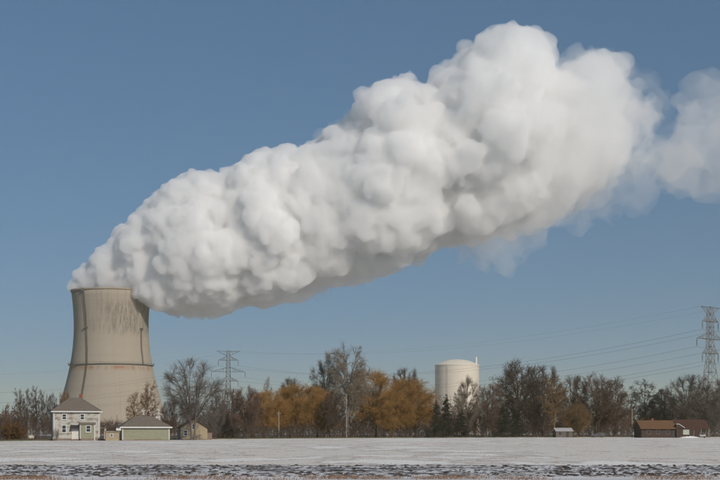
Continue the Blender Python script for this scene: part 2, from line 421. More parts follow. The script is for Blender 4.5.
for xp in (89.2, 141):
    c = on_shell(xp, 292.8, 0); MB().box(c[0] - 1.2, c[0] + 1.2, c[1] - 1.8, c[1] + .3, c[2] - 1.0, c[2] + 1.4).build('rim_platform', m_steel, ct)
z0 = prof[0][1]; r0 = prof[0][0] - .4; nn = 44
for k in range(nn):
    a0 = 2 * math.pi * k / nn; b = MB()
    for s_ in (-1, 1):
        a1 = a0 + s_ * math.pi / nn
        b.tube([((r0 + 3.5) * math.cos(a0), (r0 + 3.5) * math.sin(a0), 0), (r0 * math.cos(a1), r0 * math.sin(a1), z0 + .6)], .55, 6)
    b.build('support_column', m_conc, ct)
MB().lathe([(r0 + 5, 0), (r0 + 5, 1.0), (r0 + 2, 1.0), (r0 + 2, .5)], 96).build('basin_wall', m_conc, ct)

# ------------------------------------------------------------------ steam plume
TOP = [(73, 285), (85, 273), (100, 262), (112, 247), (124, 239), (136, 234), (139, 218), (150, 209), (165, 203), (178, 182), (195, 174), (215, 178), (240, 172), (258, 159), (275, 151), (290, 153), (318, 149), (340, 141), (356, 130), (364, 102), (385, 84), (406, 79), (422, 93), (440, 88), (456, 66), (470, 51), (485, 43), (494, 31), (508, 29), (525, 37), (538, 54), (544, 70), (558, 71), (575, 63), (583, 50), (598, 47), (612, 58), (625, 74), (645, 90), (662, 108)]
BOT = [(74, 297), (110, 300), (148, 303), (160, 309), (185, 312), (205, 314), (222, 311), (235, 304), (270, 302), (300, 295), (330, 285), (360, 277), (390, 271), (410, 261), (425, 250), (440, 243), (470, 236), (500, 230), (540, 218), (565, 208), (585, 190), (605, 172), (630, 152), (662, 132)]
def top_y(x): return float(np.interp(x, [p[0] for p in TOP], [p[1] for p in TOP])) + 4 * min(1, max(0, (x - 250) / 150))
def bot_y(x): return float(np.interp(x, [p[0] for p in BOT], [p[1] for p in BOT]))
rng = np.random.default_rng(11)
spheres = []      # px x, px y, depth offset in px, radius px
def put(x, y, d, r): spheres.append((x, y, d, r))
for x in np.arange(78, 662, 5.0):
    t, b_ = top_y(x), bot_y(x); h_ = (b_ - t) / 2; c = (t + b_) / 2
    put(x, c, rng.normal(0, .08) * h_, h_ * .80)
    for yy, s_ in ((t, 1), (b_, -1)):
        for d in (-.45, 0, .45):
            r = min(h_ * .6, rng.uniform(8, 17)); put(x + rng.uniform(-2, 2), yy + s_ * (r + abs(d) * h_ * .35), d * h_ + rng.normal(0, .1) * h_, r)
def inside(x, y, r):
    for a in np.linspace(0, 2 * math.pi, 10)[:-1]:
        xx, yy = x + r * math.cos(a), y + r * math.sin(a)
        if not (73 < xx < 664 and top_y(xx) - 1 < yy < bot_y(xx) + 1): return False
    return True
cnt = 0
while cnt < 700:
    x = rng.uniform(80, 655); t, b_ = top_y(x), bot_y(x); h_ = (b_ - t) / 2; c = (t + b_) / 2
    a = rng.uniform(0, 2 * math.pi); q_ = .80 + rng.uniform(-.08, .1); r = min(h_ * rng.uniform(.12, .30), 19)
    y = c + math.sin(a) * h_ * q_; d = math.cos(a) * h_ * q_
    if inside(x, y, r): put(x, y, d, r); cnt += 1
def ico_union(name, sph, voxel):
    import bmesh
    bm = bmesh.new(); bmesh.ops.create_icosphere(bm, subdivisions=2, radius=1)
    bv = np.array([v.co for v in bm.verts]); bf = np.array([[v.index for v in f_.verts] for f_ in bm.faces]); bm.free()
    V = np.concatenate([bv * (r * K) + np.array([px(x, TY), TY + d * K, pz(y, TY)]) for x, y, d, r in sph])
    Fq = np.concatenate([bf + i * len(bv) for i in range(len(sph))])
    o = fast_mesh(name, V, Fq, m_conc)
    md = o.modifiers.new('r', 'REMESH'); md.mode = 'VOXEL'; md.voxel_size = voxel
    dg = bpy.context.evaluated_depsgraph_get(); me = bpy.data.meshes.new_from_object(o.evaluated_get(dg))
    Vn = np.zeros(len(me.vertices) * 3); me.vertices.foreach_get('co', Vn); Vn = Vn.reshape(-1, 3)
    ls = np.zeros(len(me.loops), dtype=np.int32); me.loops.foreach_get('vertex_index', ls)
    lt = np.zeros(len(me.polygons), dtype=np.int32); me.polygons.foreach_get('loop_total', lt)
    assert (lt == 4).all()
    Qn = ls.reshape(-1, 4)
    old = o.data; bpy.data.objects.remove(o); bpy.data.meshes.remove(old); bpy.data.meshes.remove(me)
    return Vn, Qn
def smooth(V, Q, it):
    for _ in range(it):
        acc = np.zeros_like(V); cntv = np.zeros(len(V))
        for a in range(4):
            b_ = (a + 1) % 4
            np.add.at(acc, Q[:, a], V[Q[:, b_]]); np.add.at(cntv, Q[:, a], 1); np.add.at(acc, Q[:, b_], V[Q[:, a]]); np.add.at(cntv, Q[:, b_], 1)
        V = .4 * V + .6 * acc / np.maximum(cntv, 1)[:, None]
    return V
def billow(V, Q, octs, seed, soft):
    for k, (cell, amp) in enumerate(octs):
        n_ = vnormals(V, Q)
        Wp = V + np.stack([fbm(V, cell * 1.3, seed + 31 + a, 2) for a in range(3)], 1) * cell * .35
        wv = worley(Wp, cell, seed + 10 * k)
        hgt = 1 - np.minimum(wv, 1.2) ** 2 * 1.1
        amp_v = amp * (soft(V) if soft else 1)
        V = V + n_ * (hgt[:, None] - .55) * (amp_v[:, None] if soft else amp_v)
    return V
def clear_tower(V):
    """below the rim the steam stays inside the shell"""
    zrim = pz(292.4, TY)
    rr_ = np.hypot(V[:, 0] - tcx, V[:, 1] - TY); low = (V[:, 2] < zrim + .8) & (V[:, 0] < px(140, TY))
    s_ = np.where(low & (rr_ > 31.5), 31.5 / np.maximum(rr_, .1), 1.0)
    V = V.copy(); V[:, 0] = tcx + (V[:, 0] - tcx) * s_; V[:, 1] = TY + (V[:, 1] - TY) * s_
    return V

def steam_surface():
    m = bpy.data.materials.new('steam'); m.use_nodes = True
    N = m.node_tree.nodes; b = N['Principled BSDF']
    b.inputs['Base Color'].default_value = (.93, .93, .93, 1); b.inputs['Roughness'].default_value = 1; b.inputs['Specular IOR Level'].default_value = 0
    b.inputs['Subsurface Weight'].default_value = 1.0; b.inputs['Subsurface Radius'].default_value = (1, 1, 1); b.inputs['Subsurface Scale'].default_value = 7.0
    return m
def steam_volume(name, dens):
    m = bpy.data.materials.new(name); m.use_nodes = True
    N = m.node_tree.nodes; L = m.node_tree.links; N.remove(N['Principled BSDF'])
    pv = N.new('ShaderNodeVolumePrincipled'); pv.inputs['Color'].default_value = (.99, .99, .99, 1); pv.inputs['Density'].default_value = dens; pv.inputs['Anisotropy'].default_value = 0
    L.new(pv.outputs[0], N['Material Output'].inputs['Volume'])
    return m
m_steam = steam_surface()

def remesh_arrays(V, Q, voxel):
    o = fast_mesh('tmp', V, Q, m_conc); md = o.modifiers.new('r', 'REMESH'); md.mode = 'VOXEL'; md.voxel_size = voxel
    dg = bpy.context.evaluated_depsgraph_get(); me = bpy.data.meshes.new_from_object(o.evaluated_get(dg))
    Vn = np.zeros(len(me.vertices) * 3); me.vertices.foreach_get('co', Vn)
    ls = np.zeros(len(me.loops), dtype=np.int32); me.loops.foreach_get('vertex_index', ls)
    old = o.data; bpy.data.objects.remove(o); bpy.data.meshes.remove(old); bpy.data.meshes.remove(me)
    return Vn.reshape(-1, 3), ls.reshape(-1, 4)
plume = empty('steam_plume', (tcx, TY, pz(292, TY)))
tag(plume, 'thick white steam plume billowing from cooling tower and drifting right', 'steam plume')
off = np.array(plume.location)
def steam_body(name, sph, voxel, octs, seed, mat, parent, o_, clear=True, sm=5, rag=()):
    V, Q = ico_union(name, sph, voxel)
    V = smooth(V, Q, sm)
    V = billow(V, Q, octs, seed, None)
    for k_, (cell, amp) in enumerate(rag):
        V = V + vnormals(V, Q) * (amp * fbm(V, cell, seed + 200 + 9 * k_, 3))[:, None] + np.stack([fbm(V, cell, seed + 300 + 9 * k_ + a_, 2) for a_ in range(3)], 1) * amp * .4
    V, Q = remesh_arrays(V, Q, voxel * .9)
    V = smooth(V, Q, 1 if voxel < 1.7 else 2)
    if clear: V = clear_tower(V)
    return fast_mesh(name, V - o_, Q, mat, parent, smooth=True)
OCT = [(34, 5), (18, 8), (9.5, 6), (4.6, 3.4)]
left_ = [q_ for q_ in spheres if q_[0] + q_[3] < 310]
dense = [(x, y, d, r * .98) for x, y, d, r in spheres if 190 < x - r and x + r < 470]
middle = [(x, y, d, r * .97) for x, y, d, r in spheres if x - r > 360 and x + r < 550]
veil = [(x, y, d, r - .5) for x, y, d, r in spheres if 320 < x + r < 600 and r > 4]
mid = [(x, y, d, r * .95) for x, y, d, r in spheres if x - r > 440 and x + r < 620]
soft_ = [(x, y, d, r * .92) for x, y, d, r in spheres if x - r > 520]
FINE = [(30, 5), (17, 8), (9, 6.5), (4.6, 4.0), (2.6, 1.6)]
steam_body('dense_billows', left_, 1.55, FINE, 3, steam_volume('steam_densest', .18), plume, off, sm=2)
steam_body('billows', dense, 1.8, FINE, 29, steam_volume('steam_dense', .13), plume, off, sm=3)
steam_body('middle_billows', middle, 2.0, [(34, 12), (17, 10), (9, 7), (4.6, 4)], 61, steam_volume('steam_middle', .085), plume, off, sm=2, rag=((18, 6), (7, 2.5)))
steam_body('veil', veil, 3.1, [(19, 6), (9, 4)], 3, steam_volume('steam_veil', .014), plume, off, sm=3, rag=((16, 8), (7, 5)))
steam_body('soft_billows', mid, 2.2, [(32, 12), (16, 11), (8, 7), (4.6, 3.5)], 43, steam_volume('steam_soft', .042), plume, off, sm=2, rag=((20, 6), (8, 3)))
steam_body('thin_billows', soft_, 2.2, [(30, 16), (14, 10)], 53, steam_volume('steam_thin', .019), plume, off, rag=((30, 14), (12, 8), (6, 4)))
# dense heart of the plume
core = []
for x in np.arange(100, 420, 5.0):
    t, b_ = top_y(x), bot_y(x); h_ = (b_ - t) / 2 - 34
    if h_ > 6: core.append((x, (t + b_) / 2, 0, h_))
steam_body('core', core, 4.0, [(40, 6)], 5, m_steam, plume, off, sm=8)
def puffs(seed, pts, n_, spread):
    r_ = np.random.default_rng(seed); o_ = []
    for x, y, r in pts:
        o_.append((x, y, 0, r * .8))
        for _ in range(n_):
            v = r_.normal(0, 1, 3); v /= np.linalg.norm(v); rr_ = r * r_.uniform(.25, .55)
            o_.append((x + v[0] * r * spread, y + v[1] * r * spread, v[2] * r * spread, rr_))
    return o_
WOCT = [(34, 12), (15, 7), (7, 3)]
steam_body('trailing_wisp', puffs(1, [(478, 242, 13), (496, 238, 16), (516, 230, 18), (540, 220, 17), (562, 208, 15), (472, 252, 7)], 9, .75), 2.2, WOCT, 71, steam_volume('steam_wisp', .014), plume, off, False, rag=((34, 22), (14, 11), (6, 5)))
steam_body('trailing_wisp', puffs(4, [(600, 108, 38), (630, 116, 28), (652, 108, 16), (600, 160, 22), (572, 186, 20)], 12, .75), 2.6, [(44, 18), (18, 9), (8, 3.5)], 91, steam_volume('steam_wisp_right', .006), plume, off, False, rag=((34, 22), (14, 11), (6, 5)))
m_wl = steam_volume('steam_wisp_left', .02)
for k_, pt in enumerate(([(100, 283, 8)], [(335, 133, 9), (331, 125, 5)], [(190, 305, 14), (215, 308, 12), (168, 303, 11)])):
    steam_body('trailing_wisp', puffs(8 + k_, pt, 7, .7), 2.0, [(14, 5), (7, 3)], 95 + k_, m_wl, plume, off, True, rag=((12, 5), (6, 3)))
cloud = empty('steam_cloud', (px(690, TY), TY, pz(140, TY)))
tag(cloud, 'thin torn grey steam cloud at right picture edge, loose from the plume', 'steam cloud')
offc = np.array(cloud.location)
steam_body('puff', puffs(2, [(704, 126, 22), (722, 114, 26), (694, 150, 18), (715, 158, 24), (742, 130, 34), (765, 120, 36)], 12, .75), 2.6, [(44, 18), (18, 9), (8, 3.5)], 101, steam_volume('cloud_steam', .016), cloud, offc, False, rag=((34, 22), (14, 11), (6, 5)))
steam_body('wisp', puffs(3, [(640, 172, 20), (664, 170, 20), (690, 174, 18), (618, 182, 15), (600, 190, 11)], 10, .8), 2.4, WOCT, 111, steam_volume('cloud_wisp', .011), cloud, offc, False, rag=((34, 22), (14, 11), (6, 5)))

# ------------------------------------------------------------------ cream domed tank building
m_cream = new_mat('cream_paint', (.62, .56, .47), .7, .08, .08)
m_cream_roof = new_mat('dome_paint', (.66, .62, .54), .7, .06, .08)
TKY = 1250.0; k = TKY / F
tk = empty('domed_tank', (px(457, TKY), TKY, 0))
tag(tk, 'cream cylindrical containment building with shallow dome behind the trees', 'tank')
r_ = 22 * k; zs = pz(366, TKY); zd = pz(359.3, TKY)
tw = MB()
for i in range(96):
    a = 2 * math.pi * i / 96; tw.v += [(r_ * math.cos(a), r_ * math.sin(a), 0), (r_ * math.cos(a), r_ * math.sin(a), zs)]; j = (i + 1) % 96; tw.f.append((2 * i, 2 * j, 2 * j + 1, 2 * i + 1))
tw.build('wall', m_cream, tk, smooth=True)
for i in range(3):
    z_ = zs * (.35 + .22 * i); lathe_ring(r_ + .01, r_ + .12, z_, z_ + .35, 96).build('band', m_cream, tk)
lad = MB()
for dx in (-.35, .35): lad.bar((dx - 9, -math.sqrt(r_ * r_ - 81) - .5, 0), (dx - 9, -math.sqrt(r_ * r_ - 81) - .5, zs + 1), .08)
for i in range(70): lad.bar((-9.35, -math.sqrt(r_ * r_ - 81) - .5, i * zs / 70), (-8.65, -math.sqrt(r_ * r_ - 81) - .5, i * zs / 70), .05)
lad.build('ladder', m_cream, tk)
dome = [(r_ + .35, zs), (r_ + .35, zs + .7)]
h_ = zd - zs - .7; Rd = (r_ * r_ + h_ * h_) / (2 * h_)
for i in range(1, 16):
    q_ = r_ * (1 - i / 15.5); dome.append((q_, zs + .7 + math.sqrt(Rd * Rd - q_ * q_) - (Rd - h_)))
MB().lathe(dome, 96).build('dome', m_cream_roof, tk, smooth=False)
c = (px(475.6, TKY) - px(457, TKY), -6.0)
MB().lathe([(.85, zs - 1.0), (.85, pz(358.2, TKY)), (.95, pz(358.2, TKY)), (.95, pz(357.4, TKY))], 16, c[0], c[1]).build('vent_pipe', m_cream_roof, tk)
c2 = math.sqrt(r_ * r_ - 5 * 5)

# white steel framed plant building by the tower foot
m_white = new_mat('white_panel', (.62, .60, .57), .7, .15, .3)
m_dkopen = new_mat('dark_opening', (.05, .045, .045), .8)
WY = 1150.0; k = WY / F
wb = empty('plant_building', (px(152, WY), WY, 0)); tag(wb, 'white framed plant building glimpsed above the green garage roof', 'building')
zt_ = pz(409, WY)
MB().box(-6.5, 1.5, 1.0, 12, 0, zt_ - 4.5).build('wall', m_white, wb)
MB().box(3.0, 7.5, -.5, 12, 0, zt_ - 3.5).build('stair_tower', m_white, wb)
for i, xx in enumerate((-6.6, -3.7, -.8, 2.0, 5.2)):
    MB().box(xx - .5, xx + .5, -1.3, -.6, 0, zt_ - (0 if i % 2 else .8)).build('column', m_white, wb)
MB().box(-7.2, 5.8, -.55, .2, zt_ - 1.6, zt_ - .5).build('beam', m_white, wb)
MB().box(-7.2, 2.5, -.55, .2, zt_ - 7.5, zt_ - 6.7).build('beam', m_white, wb)
for i in range(3): MB().box(-5.8 + i * 2.9, -4.4 + i * 2.9, .93, 1.06, zt_ - 11, zt_ - 8).build('window', m_dkopen, wb)

# ------------------------------------------------------------------ pylons and wires
m_lattice = new_mat('galvanised_steel', (.20, .20, .195), .6, .2, .5, metal=.3)
m_insul = new_mat('insulator', (.06, .055, .055), .4)
m_wire = new_mat('wire', (.09, .09, .095), .6)
ZA = {'top': 45.0, 'a1': 40.0, 'a2': 33.9, 'a3': 28.9}
ARMS = [('a1', 5.3), ('a2', 9.0), ('a3', 5.3)]
INS = 2.9
def pylon_body_half(z):
    return np.interp(z, [0, 15, 26, 45], [4.3, 2.55, 1.15, .85])
def make_pylon():
    root = empty('pylon', (0, 0, 0))
    zl = [0, 5.5, 10.5, 15, 19, 22.5, 26, 28.9, 31.4, 33.9, 36, 38, 40, 42.5, 45]
    b = MB()
    for sx in (-1, 1):
        for sy in (-1, 1):
            leg = MB()
            leg.tube([(sx * pylon_body_half(z), sy * pylon_body_half(z), z) for z in zl], [.16 - .06 * i / len(zl) for i in range(len(zl))], 4)
            leg.build('leg', m_lattice, root)
    for z0, z1 in zip(zl[:-1], zl[1:]):
        h0, h1 = pylon_body_half(z0), pylon_body_half(z1)
        for ax in (0, 1):
            for s_ in (-1, 1):
                def pt(u, h_, z): return (u * h_, s_ * h_, z) if ax == 0 else (s_ * h_, u * h_, z)
                b.bar(pt(-1, h0, z0), pt(1, h1, z1), .07); b.bar(pt(1, h0, z0), pt(-1, h1, z1), .07)
                b.bar(pt(-1, h1, z1), pt(1, h1, z1), .07)
                if z1 < 20:
                    hm = (h0 + h1) / 2; zm = (z0 + z1) / 2
                    b.bar(pt(-1, hm, zm), pt(1, hm, zm), .05)
    b.build('bracing', m_lattice, root)
    for name, L_ in ARMS:
        z = ZA[name]
        for s_ in (-1, 1):
            a = MB(); h_ = pylon_body_half(z); hb = pylon_body_half(z + 2.4)
            tip = (s_ * L_, 0, z)
            for sy in (-1, 1):
                a.bar((s_ * h_, sy * h_, z), tip, .09); a.bar((s_ * hb, sy * hb, z + 2.2), tip, .08)
            nn = 5
            for i in range(1, nn):
                t = i / nn; x = s_ * (h_ + (L_ - h_) * t); y = h_ * (1 - t); zt2 = z + 2.2 * (1 - t)
                for sy in (-1, 1): a.bar((x, sy * y, z), (x, sy * y, zt2), .045); a.bar((x, sy * y, zt2), (s_ * (h_ + (L_ - h_) * (t + 1 / nn)), sy * y * .75, z), .045)
                a.bar((x, -y, z), (x, y, z), .045)
            a.build('crossarm', m_lattice, root)
            i_ = MB()
            i_.lathe([(.03, z), (.03, z - .35)] + sum([[(.17, z - .40 - .24 * q), (.06, z - .50 - .24 * q)] for q in range(9)], []) + [(.05, z - INS)], 8, s_ * L_, 0)
            i_.build('insulator', m_insul, root)
    for s_ in (-1, 1):
        a = MB(); h_ = .85; z = ZA['top']
        for sy in (-1, 1): a.bar((s_ * h_, sy * h_, 42.5), (s_ * 6.3, 0, z), .085); a.bar((s_ * h_, sy * h_, z - .3), (s_ * 6.3, 0, z), .075)
        for t in (.25, .5, .75):
            x = s_ * (h_ + (6.3 - h_) * t); a.bar((x, 0, 42.5 + 2.5 * t), (x, 0, z - .2), .045)
        a.build('earth_wire_arm', m_lattice, root)
    return root
GRP = 'transmission pylons'
pyl = []
PY = [(710.3, 519.0, R(47), 'tall lattice pylon at right edge behind the brown bungalow'),
      (228.3, 800.0, R(8), 'smaller distant lattice pylon right of the big bare yard tree'),
      (-190, 980.0, R(-14), 'lattice pylon beyond the left picture edge'),
      (1240, 420.0, R(50), 'lattice pylon beyond the right picture edge')]
p0 = make_pylon()
for i, (xp, Y, a, lab) in enumerate(PY):
    o = p0 if i == 0 else copy_tree(p0)
    o.location = (px(xp, Y), Y, 0); o.rotation_euler = (0, 0, a); tag(o, lab, 'pylon', GRP); pyl.append((o.location.copy(), a))
def attach(i, name, s_):
    loc, a = pyl[i]
    L_, z = (6.3, ZA['top']) if name == 'top' else (dict(ARMS)[name], ZA[name] - INS)
    return Vector((loc.x + s_ * L_ * math.cos(a), loc.y + s_ * L_ * math.sin(a), loc.z + z))
WN = {'a1': 'upper', 'a2': 'middle', 'a3': 'lower', 'top': 'earth'}
for i, j, sag, span in ((1, 0, 9.5, 'between the two lattice pylons'), (2, 1, 12, 'left of the distant pylon crossing the cooling tower'), (0, 3, 9, 'right of the tall pylon at picture edge')):
    for name in ('a1', 'a2', 'a3', 'top'):
        for s_ in (-1, 1):
            A, B = attach(i, name, s_), attach(j, name, s_)
            sg = sag * (.75 if name == 'top' else 1); n_ = 28
            pts = [A.lerp(B, t / n_) - Vector((0, 0, 4 * sg * (t / n_) * (1 - t / n_))) for t in range(n_ + 1)]
            o = MB().tube(pts, .014 if name == 'top' else .026, 4).build('power_line', m_wire)
            side = 'left' if s_ < 0 else 'right'
            tag(o, f'thin {WN[name]} {side}-side wire {span}', 'power line', 'overhead wires')

# ------------------------------------------------------------------ trees
def tubes(Pt, Rd, S_):
    """Pt (N,K,3) polylines, Rd (N,K) radii -> verts, quads"""
    N_, K_ = Rd.shape
    T = np.zeros_like(Pt); T[:, 1:-1] = Pt[:, 2:] - Pt[:, :-2]; T[:, 0] = Pt[:, 1] - Pt[:, 0]; T[:, -1] = Pt[:, -1] - Pt[:, -2]
    T /= np.maximum(np.linalg.norm(T, axis=2, keepdims=True), 1e-9)
    m = T.mean(1); ref = np.where(np.abs(m[:, 2:3]) < .85, np.array([[0, 0, 1.0]]), np.array([[1.0, 0, 0]]))
    A = np.cross(T, ref[:, None]); A /= np.maximum(np.linalg.norm(A, axis=2, keepdims=True), 1e-9); B = np.cross(T, A)
    th_ = np.arange(S_) * 2 * math.pi / S_
    V = Pt[:, :, None] + Rd[:, :, None, None] * (A[:, :, None] * np.cos(th_)[None, None, :, None] + B[:, :, None] * np.sin(th_)[None, None, :, None])
    idx = np.arange(N_ * K_ * S_).reshape(N_, K_, S_); nx_ = np.roll(idx, -1, 2)
    Q = np.stack([idx[:, :-1], nx_[:, :-1], nx_[:, 1:], idx[:, 1:]], -1).reshape(-1, 4)
    return V.reshape(-1, 3), Q
def polyline(rng, start, d, L_, K_, wob, trop):
    N_ = len(start); pts = np.zeros((N_, K_, 3)); pts[:, 0] = start; d = d.copy(); st = (L_ / (K_ - 1))[:, None]
    for k in range(1, K_):
        pts[:, k] = pts[:, k - 1] + d * st
        d = d + rng.normal(0, wob, (N_, 3)) + np.array([0, 0, trop]); d /= np.linalg.norm(d, axis=1, keepdims=True)
    return pts
def children(rng, Pt, Rd, Ln, m, t0, t1, ang, ratio, fall, K_, wob, trop, rr_=.55, rmin=.012, taper=.35, upb=0.0, env=None, fill=None):
    N_, Kp, _ = Pt.shape
    t = t0 + (t1 - t0) * (np.arange(m)[None] + rng.uniform(0, 1, (N_, m))) / m
    u = t * (Kp - 1); i0 = np.clip(u.astype(int), 0, Kp - 2); f_ = (u - i0)[..., None]; n_ = np.arange(N_)[:, None]
    s_ = Pt[n_, i0] * (1 - f_) + Pt[n_, i0 + 1] * f_; tg = Pt[n_, i0 + 1] - Pt[n_, i0]; tg /= np.linalg.norm(tg, axis=2, keepdims=True)
    pr = Rd[n_, i0] * (1 - f_[..., 0]) + Rd[n_, i0 + 1] * f_[..., 0]
    rv = rng.normal(0, 1, tg.shape); rv -= (rv * tg).sum(2, keepdims=True) * tg; rv /= np.linalg.norm(rv, axis=2, keepdims=True)
    a = np.radians(ang * rng.uniform(.65, 1.3, t.shape))[..., None]
    d = np.cos(a) * tg + np.sin(a) * rv + np.array([0, 0, upb]); d /= np.linalg.norm(d, axis=2, keepdims=True)
    L_ = Ln[:, None] * ratio * (1 - fall * (t - t0) / max(t1 - t0, 1e-6)) * rng.uniform(.65, 1.3, t.shape)
    if env:
        zc, rx, rz_ = env; sc_ = np.array([1 / rx, 1 / rx, 1 / rz_]); o_ = (s_ - np.array([0, 0, zc])) * sc_; e_ = d * sc_
        A_ = (e_ * e_).sum(2); B_ = (o_ * e_).sum(2); C_ = (o_ * o_).sum(2) - 1
        dist = np.maximum((-B_ + np.sqrt(np.maximum(B_ * B_ - A_ * C_, 0))) / A_, .12)
        L_ = dist * rng.uniform(fill[0], fill[1], t.shape) if fill else np.minimum(L_, dist * rng.uniform(.75, 1.08, t.shape))
    r0 = np.maximum(np.minimum(pr * rr_, .9 * pr), rmin)
    s_, d, L_, r0 = s_.reshape(-1, 3), d.reshape(-1, 3), L_.ravel(), r0.ravel()
    pts = polyline(rng, s_, d, L_, K_, wob, trop)
    rad = np.maximum(r0[:, None] * np.linspace(1, taper, K_)[None], rmin * .8)
    return pts, rad, L_
def join(parts):
    V = []; Q = []; o = 0
    for v, q in parts: V.append(v); Q.append(q + o); o += len(v)
    return np.concatenate(V), np.concatenate(Q)
def tree_arrays(seed, H, stems=1, spread0=0, trunk_r=.22, levels=(), trunk_len=.8, wob=.06, trop0=.02, base_r=.0, tw_k=1):
    """levels: list of dicts for children(); returns (trunk parts, crown parts)"""
    rng = np.random.default_rng(seed)
    az = rng.uniform(0, 2 * math.pi, stems) if stems > 1 else np.zeros(1); az = az + np.arange(stems) * 2 * math.pi / stems
    sp = np.radians(spread0) * rng.uniform(.4, 1.2, stems)
    d = np.stack([np.cos(az) * np.sin(sp), np.sin(az) * np.sin(sp), np.cos(sp)], 1)
    st = np.stack([np.cos(az) * base_r, np.sin(az) * base_r, np.full(stems, -.05)], 1) * rng.uniform(.2, 1, (stems, 1)) if base_r else np.tile([0, 0, -.05], (stems, 1))
    st[:, 2] = -.05
    L_ = np.full(stems, H * trunk_len) * rng.uniform(.8, 1.08, stems)
    KR = 9 if stems < 6 else 5
    pts = polyline(rng, st, d, L_, KR, wob, trop0); rad = trunk_r * (np.linspace(1, .18, KR)[None] ** .9) * rng.uniform(.75, 1.05, (stems, 1))
    rad[:, 0] *= 1.35
    tr = [tubes(pts, rad, 7 if stems < 6 else 3)]; cr = []
    cur = (pts, rad, L_)
    for i, lv in enumerate(levels):
        cur = children(rng, *cur, **lv)
        (tr if i == 0 and stems < 6 else cr).append(tubes(cur[0], cur[1], 5 if i == 0 else (4 if i == 1 and tw_k else 3)))
    return join(tr), join(cr)
LV = lambda m, t0, t1, ang, ratio, fall, K_, wob, trop, **k: dict(m=m, t0=t0, t1=t1, ang=ang, ratio=ratio, fall=fall, K_=K_, wob=wob, trop=trop, **k)
def bez(p0, p1, p2, K_):
    t = np.linspace(0, 1, K_)[None, :, None]
    return (1 - t) ** 2 * p0[:, None] + 2 * t * (1 - t) * p1[:, None] + t ** 2 * p2[:, None]
